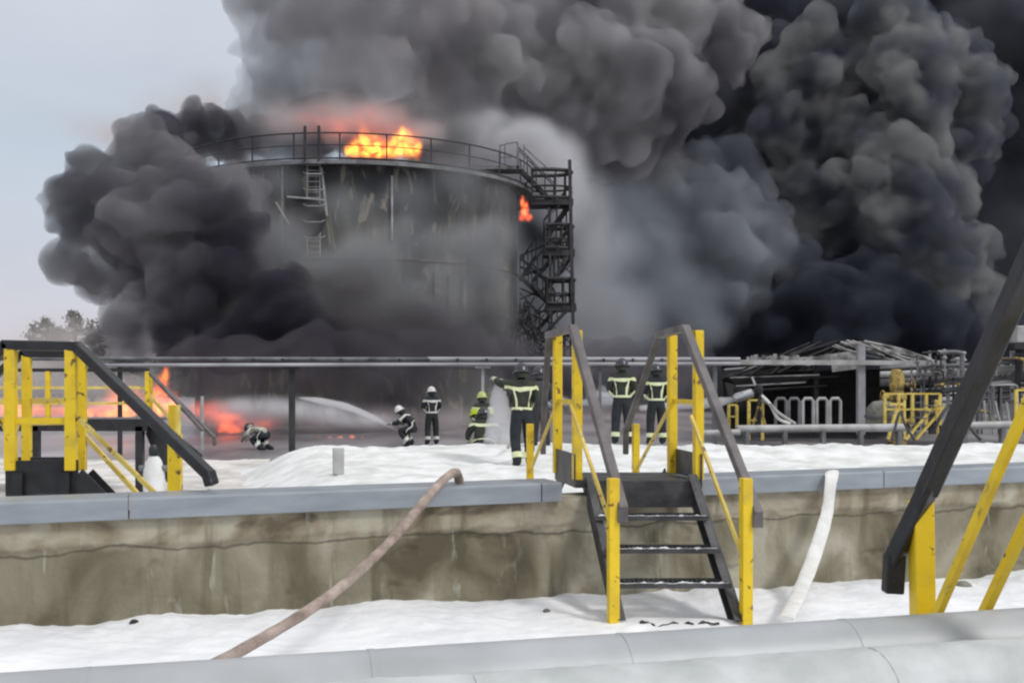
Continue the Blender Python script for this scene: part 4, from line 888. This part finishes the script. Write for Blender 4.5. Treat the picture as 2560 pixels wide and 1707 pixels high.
# ------------------------------------------------------------------ smoke, fire and water
def ico(sub):
    bm = bmesh.new(); bmesh.ops.create_icosphere(bm, subdivisions=sub, radius=1)
    v = np.array([x.co[:] for x in bm.verts]); f = np.array([[l.index for l in x.verts] for x in bm.faces]); bm.free(); return v, f
IV, IF = ico(2)
def billow(name, seeds, m, voxel=.35, seed=1, levels=2, n=(9, 6), smooth=4, lo=.3, hi=.5, flat=1.0, disp=None, **k):
    """a union of puffs on puffs, merged to one closed skin; the volume inside is the smoke"""
    rnd = random.Random(seed); S = []
    def rec(c, r, l):
        S.append((c, r))
        if l == 0: return
        for _ in range(n[levels-l]):
            u = Vector((rnd.gauss(0, 1), rnd.gauss(0, 1), rnd.gauss(0, 1))).normalized()
            if u.y > .5: u.y = -u.y
            rec(c+u*r*rnd.uniform(.75, .98), r*rnd.uniform(lo, hi), l-1)
    for (px, py, Y, rp) in seeds: rec(P(px, py, Y), rp*Y/F, levels)
    V = np.concatenate([IV*r*np.array([1, flat, 1])+np.array(c) for c, r in S]); Fc = np.concatenate([IF+i*len(IV) for i in range(len(S))])
    me = bpy.data.meshes.new(name); me.from_pydata(V.tolist(), [], Fc.tolist()); ob = bpy.data.objects.new(name, me); COL.objects.link(ob)
    md = ob.modifiers.new('r', 'REMESH'); md.mode = 'VOXEL'; md.voxel_size = voxel; md.use_smooth_shade = True
    md = ob.modifiers.new('s', 'SMOOTH'); md.iterations = smooth; md.factor = .5
    dg = bpy.context.evaluated_depsgraph_get(); m2 = bpy.data.meshes.new_from_object(ob.evaluated_get(dg)); bpy.data.objects.remove(ob)
    if disp:
        amp, fr, oc = disp; N = [tuple(v.normal) for v in m2.vertices]; nz = noise.noise; out = []
        for v, nn in zip(m2.vertices, N):
            x, y, z = v.co; wx = nz((x*fr*.7, y*fr*.7, z*fr*.7))*.8/fr; x += wx; z += wx*.6; a = amp; f_ = fr; d = 0
            for q in range(oc): d += a*(abs(nz((x*f_+q*9.1, y*f_, z*f_-q*4.7)))*2.4-.45); a *= .52; f_ *= 2.1
            out += [v.co.x+nn[0]*d, v.co.y+nn[1]*d, v.co.z+nn[2]*d]
        m2.vertices.foreach_set('co', out); m2.update()
        ob = bpy.data.objects.new(name, m2); COL.objects.link(ob); md = ob.modifiers.new('r', 'REMESH'); md.mode = 'VOXEL'; md.voxel_size = voxel*.9; md.use_smooth_shade = True
        md = ob.modifiers.new('s', 'SMOOTH'); md.iterations = 2; md.factor = .5; dg = bpy.context.evaluated_depsgraph_get(); m3 = bpy.data.meshes.new_from_object(ob.evaluated_get(dg)); bpy.data.objects.remove(ob); m2 = m3
    return tag(link(name, m2, m), kind='stuff', **k)

SM = lambda *a, **k: smoke_mat(*a, **k)
def puffs(name, lst, m, label):
    root = empty(name, P(*lst[0][:3]), label, 'smoke'); root['kind'] = 'stuff'; me = None
    for (px, py, Y, rx, rz, ry) in lst:
        if me is None:
            bm = bmesh.new(); bmesh.ops.create_icosphere(bm, subdivisions=3, radius=1); me = bpy.data.meshes.new('puff'); bm.to_mesh(me); bm.free(); me.materials.append(m)
        o = bpy.data.objects.new('puff', me); COL.objects.link(o); o.parent = root; o.location = P(px, py, Y)-root.location; o.scale = (rx*Y/F, ry, rz*Y/F)
    return root
# far dark curtain at the right and along the top, and the dark backing of the column
billow('smoke_curtain', [(2480, 150, 100, 330), (2620, 500, 100, 330), (2420, 560, 98, 240), (2300, 60, 102, 300), (2560, 780, 96, 200), (1950, 30, 100, 330), (2760, 200, 100, 300), (2480, 860, 96, 90)],
       SM('smoke_far', (.36, .37, .41), (.24, .25, .30), .5, .25, .3, .6, .15, .2), .8, 11, disp=(2.0, .12, 3), label='far dark smoke filling the top right corner behind the billows', cat='smoke')
billow('smoke_backing', [(1900, 100, 84, 260), (2100, 300, 84, 300), (1850, 400, 85, 280), (2200, 500, 84, 220), (1650, 560, 85, 250), (1900, 680, 84, 230), (1600, 760, 84, 200), (2150, 740, 84, 220), (1480, 500, 86, 200), (2330, 780, 84, 140), (1450, 860, 84, 110), (1750, 880, 84, 110), (1340, 560, 84, 110), (1310, 700, 84, 110), (1300, 850, 84, 100), (1200, 320, 84, 90), (1060, 340, 84, 80), (920, 345, 84, 75), (780, 345, 84, 70), (660, 350, 84, 60)],
       SM('smoke_back', (.15, .16, .20), None, .7), .6, 12, disp=(1.8, .16, 4), label='blue black smoke behind the lit lumps of the column', cat='smoke')
lumps = [(2042, 152, 74, 85), (1933, 245, 74, 70), (1960, 300, 74, 90), (2085, 305, 73, 80), (2205, 44, 73, 75), (2130, 60, 75, 80), (2287, 120, 73, 60), (2249, 196, 72, 95), (2287, 261, 72, 75),
         (2368, 110, 75, 50), (2430, 125, 76, 45), (2440, 190, 76, 55), (2410, 215, 75, 70), (2440, 290, 76, 52), (2405, 340, 75, 60), (2298, 359, 72, 75), (2200, 430, 71, 100), (2270, 440, 71, 90),
         (2350, 490, 72, 75), (2385, 520, 72, 48), (2300, 550, 71, 90), (2178, 517, 71, 95), (2205, 600, 70, 65), (2370, 630, 72, 80), (2350, 700, 71, 80), (2400, 720, 72, 70), (2390, 790, 72, 70), (1900, 400, 76, 80), (1820, 330, 77, 70), (1980, 480, 74, 80), (1860, 500, 76, 80), (1990, 90, 78, 80), (1930, 160, 79, 60), (2000, 600, 73, 70), (1760, 450, 78, 80), (2080, 420, 74, 80), (2070, 560, 73, 75), (2150, 330, 73, 70)]
billow('smoke_column', lumps, SM('smoke_main', (.44, .445, .44), (.19, .20, .25), 1.0, .55, .28, .5, .3, .2), .24, 3, levels=1, n=(10,), lo=.4, hi=.68, smooth=6, disp=(.8, .40, 4), label='huge dark cauliflower smoke column rising on the right', cat='smoke')
billow('smoke_base', [(2100, 780, 66, 110), (1960, 800, 67, 100), (2260, 790, 66, 100), (1850, 850, 66, 70), (2340, 840, 66, 80), (2060, 720, 68, 80), (2180, 720, 67, 80), (2130, 880, 64, 80), (2440, 880, 67, 60), (1990, 880, 66, 60)],
       SM('smoke_underside', (.13, .14, .18), (.05, .055, .08), .9, .3, .3, .55, .3, .15), .45, 5, n=(10, 6), disp=(1.0, .3, 3), label='shaded smoke underside, coloured near black, low over the charred shed', cat='smoke')  # shade under the column put in as a lower smoke albedo
billow('smoke_plume', [(1480, 80, 66, 170), (1620, 60, 67, 150), (1740, 110, 69, 105), (1815, 150, 70, 62), (1840, 90, 70, 50), (1450, 230, 65, 180), (1600, 240, 66, 145), (1560, 330, 66, 110), (1420, 300, 64, 120), (1330, 100, 64, 130), (1310, 210, 62, 105),
        (1760, 20, 70, 90), (1180, 60, 62, 150), (1210, 150, 60, 105), (1640, 380, 68, 70), (1110, 200, 59, 70), (1720, 240, 69, 60)],
       SM('smoke_mid', (.58, .57, .585), (.27, .27, .295), .8, .32, .3, .55, .16, .17), .26, 7, levels=1, n=(12,), smooth=6, disp=(.9, .33, 4), label='soft mid grey smoke plume at the top centre', cat='smoke')
billow('smoke_plume', [(760, 40, 54, 140), (690, 110, 54, 85), (700, 210, 55, 90), (880, 110, 55, 160), (1040, 60, 56, 150), (1060, 220, 57, 110), (880, 250, 55, 110), (670, 300, 56, 75), (600, 330, 57, 55), (1150, 260, 58, 60), (620, 70, 54, 40), (960, 180, 55, 110), (1000, 290, 58, 60), (780, 330, 57, 60), (900, 340, 58, 60), (1010, 350, 58, 60), (1100, 350, 59, 50), (620, 380, 57, 60)],
       SM('smoke_tank_top', (.66, .64, .65), (.32, .31, .33), .6, .33, .3, .58, .14, .2), .22, 9, levels=1, n=(12,), smooth=6, disp=(.7, .4, 4), label='grey brown smoke plume rising straight from the tank top', cat='smoke')
# pale steam right of the tank and blue grey smoke below it
puffs('steam_cloud', [(1440, 520, 60, 140, 140, 4), (1480, 640, 60, 160, 160, 4), (1440, 760, 60, 150, 150, 4), (1540, 800, 60, 150, 140, 4), (1270, 480, 60, 120, 140, 3), (1460, 880, 60, 150, 90, 4)],
      puff_mat('steam', (.80, .815, .85), .34, .28, .3, .62, .35), 'pale blue grey steam behind the stair tower')
puffs('steam_cloud', [(1110, 335, 58.5, 100, 75, 3), (1190, 345, 58.5, 110, 85, 3.5), (1290, 370, 58.5, 130, 105, 4), (1380, 420, 58.5, 115, 120, 4), (1060, 310, 58.5, 80, 60, 3), (1400, 500, 58.5, 100, 110, 3), (1330, 340, 58.5, 80, 60, 3), (1230, 300, 58.5, 60, 45, 2.5)],
      puff_mat('white_steam', (.93, .935, .96), .75, .35, .32, .55, .25), 'whitest steam rolling out behind the upper right edge of the tank')
billow('smoke_shoulder', [(1590, 560, 68, 90), (1690, 520, 68, 95), (1790, 540, 68, 90), (1880, 560, 69, 80), (1640, 660, 67, 100), (1750, 650, 67, 100), (1860, 660, 67, 80), (1560, 760, 67, 100), (1680, 780, 66, 100), (1800, 760, 66, 80), (1540, 880, 66, 80), (1680, 880, 65, 80), (1700, 430, 70, 80), (1800, 430, 71, 75), (1960, 640, 68, 60)],
       SM('smoke_shoulder', (.50, .53, .57), (.20, .215, .26), .7, .3, .3, .56, .14, .15), .28, 41, levels=1, n=(10,), lo=.4, hi=.65, smooth=6, disp=(.8, .35, 4), label='blue grey billows low between the white steam and the black smoke', cat='smoke')
puffs('smoke_drift', [(1560, 520, 65, 120, 110, 4), (1300, 700, 57, 110, 150, 2), (1280, 850, 57, 120, 90, 2), (1606, 610, 62, 160, 140, 4), (1680, 740, 62, 170, 120, 4), (1560, 780, 61, 150, 110, 4), (1620, 880, 61, 180, 80, 4), (1740, 820, 62, 120, 80, 3)],
      puff_mat('drift', (.44, .475, .525), .40, .34, .34, .6, .2), 'soft blue grey smoke drifting low just right of the stair tower')
# left billow in front of the tank's flank
leftb = [(370, 359, 42, 62), (234, 414, 42, 48), (190, 490, 42, 68), (140, 548, 42, 30), (425, 335, 45, 42), (500, 330, 57, 60), (560, 350, 57, 60), (440, 370, 56, 70), (380, 571, 40.5, 120), (163, 642, 41.5, 46), (245, 700, 41.5, 55), (290, 480, 42, 75), (490, 544, 40.5, 105), (450, 450, 42, 75),
         (590, 490, 42, 70), (490, 735, 40.5, 115), (408, 805, 40, 85), (600, 653, 40.5, 100), (326, 826, 40, 55), (700, 780, 40, 105), (560, 860, 39.5, 75), (400, 690, 41.5, 90), (290, 790, 40.5, 48), (275, 860, 40, 42), (330, 900, 40, 40), (220, 560, 42, 60), (300, 620, 42, 60), (350, 420, 42, 60), (430, 860, 39.5, 60), (850, 860, 39.5, 55), (960, 880, 39.5, 50)]
billow('smoke_billow', leftb, SM('smoke_left', (.36, .355, .375), (.09, .085, .115), 1.7, .45, .25, .5, .16, .28), .14, 17, levels=1, n=(14,), smooth=6, disp=(.42, .6, 4), label='dark smoke billow rolling round the left side of the tank', cat='smoke')
puffs('smoke_veil', [(600, 540, 40.6, 130, 130, 1.6), (640, 660, 40.2, 160, 140, 1.6), (720, 600, 41, 120, 110, 1.4), (660, 640, 41, 140, 110, 1.8), (800, 700, 40.8, 170, 120, 1.8), (930, 660, 41, 160, 110, 1.8), (1030, 600, 42, 120, 90, 1.8), (900, 780, 40.8, 200, 110, 1.8), (1070, 740, 41.5, 170, 120, 1.8), (1160, 640, 43, 130, 120, 1.8), (1240, 600, 44.5, 90, 90, 1.8), (1220, 720, 44, 130, 130, 1.8), (1170, 830, 43, 150, 90, 1.8)],
      puff_mat('veil', (.45, .455, .47), 1.0, .4, .32, .62, .15), 'thin grey smoke drifting across the lower face of the tank')
puffs('smoke_veil', [(700, 760, 39.6, 170, 110, 1.4), (860, 800, 39.8, 190, 100, 1.4), (1040, 810, 40.6, 190, 90, 1.4), (1200, 810, 43, 130, 90, 1.4), (780, 840, 40, 200, 80, 1.5), (980, 860, 40, 200, 70, 1.5), (1140, 870, 41, 160, 60, 1.5), (640, 800, 39.6, 130, 90, 1.4), (1260, 870, 44, 110, 70, 1.6), (880, 720, 40, 120, 60, 1.3)],
      puff_mat('dark_veil', (.26, .245, .26), 1.7, .4, .32, .6, .25), 'darker brown smoke along the foot of the tank')
puffs('smoke_veil', [(560, 440, 43, 130, 90, 1.6), (690, 450, 42.3, 100, 80, 1.2), (1120, 460, 46, 150, 110, 2), (1020, 500, 43, 110, 80, 1.4), (440, 420, 44, 110, 80, 1.6), (860, 520, 42.5, 120, 80, 1.2), (1240, 500, 48, 80, 80, 1.5)],
      puff_mat('thin_veil', (.42, .43, .45), .55, .45, .35, .65, .2), 'faint smoke across the top of the tank wall')
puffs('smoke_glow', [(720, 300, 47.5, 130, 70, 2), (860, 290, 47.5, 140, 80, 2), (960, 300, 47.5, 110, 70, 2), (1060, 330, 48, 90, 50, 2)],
      puff_mat('glow_tinted_haze', (.93, .80, .79), .30, .5, .3, .6, .3), 'grey haze tinted red with fire glow right above the roof fire')  # red of the roof fire's light put into the haze colour
puffs('smoke_haze', [(450, 280, 60, 170, 80, 4), (330, 340, 60, 150, 80, 4), (540, 250, 60, 110, 90, 4), (250, 330, 60, 120, 60, 4)], puff_mat('brown_haze', (.86, .74, .70), .13, .25, .32, .6, .3), 'thin brownish haze against the sky above the left billow')
billow('smoke_low', [(440, 945, 37.5, 50), (540, 950, 37.5, 50), (480, 925, 38, 72), (620, 915, 38, 82), (760, 910, 38, 90), (900, 905, 39, 95), (1040, 905, 40, 95), (1160, 905, 41, 90), (1290, 915, 43, 75), (1400, 920, 46, 70), (1520, 920, 48, 75), (1640, 920, 50, 80), (1740, 930, 52, 65), (390, 890, 39, 50)],
       SM('smoke_low', (.24, .225, .25), (.12, .11, .135), .7, .4, .3, .6, .2, .2), .32, 29, levels=1, n=(9,), smooth=5, disp=(.4, .6, 3), label='dark purple grey smoke lying low beneath the level pipes', cat='smoke')
puffs('smoke_drift', [(480, 1040, 35, 130, 60, 3), (640, 1045, 35, 140, 60, 3), (800, 1050, 35, 140, 55, 3), (960, 1050, 36, 140, 55, 3), (1120, 1050, 37, 140, 55, 3), (1300, 1045, 38, 150, 55, 3), (1480, 1045, 40, 150, 55, 3), (1660, 1040, 42, 150, 60, 3), (330, 1050, 40, 140, 50, 3)],
      puff_mat('ground_haze', (.72, .62, .64), .16, .5, .3, .6, .4), 'thin pinkish smoke drifting over the slushy ground')
puffs('smoke_haze', [(60, 920, 70, 220, 130, 8), (220, 970, 66, 220, 110, 8), (360, 980, 60, 160, 110, 6), (-100, 960, 70, 220, 140, 8), (160, 840, 75, 170, 90, 6)],
      puff_mat('fire_tinted_haze', (.97, .89, .86), .085, .2, .3, .6, .4), 'faint smoke tinted peach with firelight at far left over the fires')  # warm light from the fires behind is painted into this pinkish albedo

def fire_puff_mat(name, hot, cool, st, scale):
    m = puff_mat(name, (.8, .5, .42), .12, scale); nt = m.node_tree; p = next(n for n in nt.nodes if n.type == 'PRINCIPLED_VOLUME')
    mu = next(n for n in nt.nodes if n.type == 'MATH'); sc_ = nt.nodes.new('ShaderNodeMath'); sc_.operation = 'MULTIPLY'; sc_.inputs[1].default_value = st/.36; nt.links.new(mu.outputs[0], sc_.inputs[0]); nt.links.new(sc_.outputs[0], p.inputs['Emission Strength'])
    n = next(n for n in nt.nodes if n.type == 'TEX_NOISE'); r = nt.nodes.new('ShaderNodeValToRGB'); r.color_ramp.elements[0].position = .42; r.color_ramp.elements[1].position = .62
    r.color_ramp.elements[0].color = (*cool, 1); r.color_ramp.elements[1].color = (*hot, 1); nt.links.new(n.outputs[0], r.inputs[0]); nt.links.new(r.outputs[0], p.inputs['Emission Color']); return m
def fire(name, blobs, hot, cool, st, scale, voxel, label, seed=1, core=None, cs=6, lo=.36, hi=.58):
    root = empty(name, P(*blobs[0][:3]), label, 'fire'); root['kind'] = 'stuff'
    o = billow('flame', blobs, fire_mat(name+'_volume', hot, cool, st, scale, lo, hi), voxel, seed, levels=1, n=(9,), smooth=2, lo=.3, hi=.5)
    del o['kind']; o.data.transform(world_matrix(root).inverted()); o.parent = root
    if core:
        rnd = random.Random(seed); mb = MB()
        for (px, py, Y, rp) in core:
            r_ = rp*Y/F; c = P(px, py, Y); mb.tube([c-Vector((0, 0, r_)), c-Vector((r_*.2, 0, r_*.3)), c+Vector((r_*.2, 0, r_*.5)), c+Vector((0, 0, r_*1.6))], [r_*.5, r_*.8, r_*.5, r_*.08], 9)
        mb.build('flame_core', glow_mat(name+'_core', hot, cs), root, smooth=True)
HOT, ORG, RED = (1, .55, .06), (1, .13, .012), (1, .05, .02)
def glow(name, lst, hot, cool, st, scale, label, core):
    r = puffs(name, lst, fire_puff_mat(name+'_volume', hot, cool, st, scale), label); r['category'] = 'fire'; mb = MB()
    for (px, py, Y, rp) in core:
        r_ = rp*Y/F; c = P(px, py, Y); mb.tube([c-Vector((0, 0, r_)), c-Vector((r_*.2, 0, r_*.3)), c+Vector((r_*.3, 0, r_*.5)), c+Vector((-r_*.2, 0, r_*1.2)), c+Vector((0, 0, r_*1.9))], [r_*.5, r_*.8, r_*.45, r_*.3, r_*.05], 9)
    if core: mb.build('flame_core', glow_mat(name+'_core', hot, 3.5), r, smooth=True)
glow('roof_fire', [(890, 372, 46, 26, 40, .8), (915, 362, 46.2, 24, 48, .8), (942, 368, 46, 26, 44, .8), (968, 374, 46.2, 24, 34, .8), (992, 362, 46, 24, 48, .8), (1018, 360, 46.2, 26, 48, .8), (1042, 370, 46, 20, 40, .8), (930, 380, 45.9, 60, 20, .7), (1000, 380, 45.9, 60, 20, .7), (905, 345, 46.1, 12, 34, .5), (1006, 340, 46.1, 14, 34, .5), (870, 378, 46.2, 14, 26, .6)], (1, .46, .045), (1, .075, .008), 10, 2.6, 'ragged bright orange flames on the tank roof behind the railing', [])
glow('ground_fire_and_glow', [(405, 1005, 33, 34, 50, .6), (402, 968, 33, 24, 46, .5), (414, 938, 33, 12, 40, .35), (424, 1022, 33, 34, 34, .6), (388, 1022, 33, 30, 36, .6), (438, 1005, 33, 18, 36, .4), (386, 985, 33, 14, 36, .4)], (1, .24, .015), (1, .065, .008), 8, 2.4, 'tall orange flame beside the end of the left walkway', [])
glow('shell_fire', [(1312, 530, 49.2, 17, 26, .35), (1306, 505, 49.2, 9, 22, .3), (1322, 544, 49.2, 14, 14, .3), (1304, 545, 49.2, 12, 12, .3), (1316, 515, 49.2, 9, 20, .3)], (1, .20, .05), (1, .04, .015), 14, 3.0, 'small red flame high on the right edge of the tank', [])
glow('roof_glow', [(930, 350, 46.3, 120, 70, 1.2), (860, 320, 46.5, 110, 60, 1.2), (800, 300, 46.8, 90, 55, 1.2), (940, 300, 46.8, 110, 60, 1.2), (1010, 345, 46.3, 70, 50, 1)], (1, .16, .06), (1, .07, .04), .55, .8, 'reddish fire glow, put in as emission, in the smoke just above the tank roof', [])  # firelight on the smoke imitated by self-lit puffs
glow('ground_fire_and_glow', [(290, 1020, 38, 70, 44, 1), (220, 1028, 38, 80, 36, 1), (120, 1030, 38, 110, 36, 1.2), (20, 1025, 39, 110, 40, 1.2), (330, 1000, 37, 50, 50, .9), (300, 985, 37, 50, 40, .8)], (1, .27, .045), (1, .11, .02), 2.6, 1.3, 'broad pinkish orange fire glow, as emissive haze, seen through the left walkway rails', [])  # soft emissive puffs stand in for haze lit by the fire
fire('ground_fire_and_glow', [(300, 1030, 37.5, 16), (310, 1012, 37.5, 12), (322, 1030, 37.5, 15), (270, 1034, 37.5, 12), (250, 1036, 37.5, 9), (318, 996, 37.5, 7), (228, 1038, 37.5, 7), (340, 1028, 37.5, 10), (296, 1000, 37.5, 6)], (1, .30, .03), (1, .09, .01), 4, 2.4, .06, 'orange flames under the right end of the left walkway rail', 14)
glow('ground_fire_and_glow', [(575, 1045, 38, 60, 50, 1), (545, 1030, 38, 50, 44, 1), (610, 1050, 38, 50, 36, .9), (570, 1070, 38, 50, 26, .8), (500, 1030, 38.5, 60, 40, 1), (660, 1055, 38, 60, 30, .8)], (1, .14, .03), (1, .05, .025), 2.2, 1.3, 'red fire glow put into the smoke as emission left of the water jet', [])  # glow of the flames in the smoke, painted as an emitting volume
fire('ground_fire_and_glow', [(550, 1074, 37.5, 9), (562, 1066, 37.5, 9), (578, 1074, 37.5, 10), (594, 1076, 37.5, 8), (570, 1056, 37.5, 5), (606, 1078, 37.5, 5), (588, 1064, 37.5, 5)], (1, .16, .04), (1, .06, .03), 3, 2.6, .06, 'low red flames inside the glow left of the water jet', 24)
fire('ground_fire_and_glow', [(800, 1098, 36, 8), (825, 1097, 36, 9), (850, 1096, 36, 9), (880, 1094, 36, 9), (905, 1097, 36, 7), (780, 1100, 36, 6)], (1, .18, .08), (1, .05, .03), 3.0, 2, .06, 'low line of red fire on the ground under the water jet', 7)
# water
WATER = smoke_mat('water_spray', (.985, .99, 1), None, 4.5)
def jet(name, pts, rs, m, label, wob=.08, n=10):
    p = spline([P(*q) for q in pts], n); k = len(p); rr = [float(np.interp(i/(k-1), np.linspace(0, 1, len(rs)), rs))*(1+wob*noise.noise((i*.6, 0, 1))*3) for i in range(k)]
    return MB().tube(p, rr, 14).build(name, m, smooth=True, kind='stuff', label=label, cat='water')
jet('water_jet', [(999, 1079, 31.5), (930, 1042, 32), (860, 1015, 33), (790, 1000, 34), (745, 994, 34.8)], [.03, .09, .12, .10, .01], WATER, 'white water jet arching left from the crouching firefighter', .05)
puffs('water_mist', [(900, 1050, 33, 120, 30, .6), (820, 1030, 34, 120, 40, .7), (730, 1020, 35, 130, 42, .8), (650, 1015, 36, 110, 40, .8), (590, 1020, 36.5, 80, 40, .8)], puff_mat('mist', (.97, .975, 1), .9, 1.2, .3, .6, .3), 'fine mist falling below the arching water jet')['category'] = 'water'
jet('water_jet', [(1836, 998, 28), (1800, 1004, 28.3), (1760, 1008, 28.6), (1700, 1012, 29), (1600, 1020, 30)], [.07, .13, .15, .12, .08], WATER, 'white water jet shooting left from the water cannon')
jet('water_spray', [(1244, 952, 18.8), (1247, 985, 18.9), (1248, 1030, 19), (1248, 1075, 19.1), (1248, 1108, 19.2)], [.03, .15, .22, .27, .30], smoke_mat('nozzle_mist', (.98, .98, 1), None, 2.6), 'fan of white spray falling from the raised nozzle')
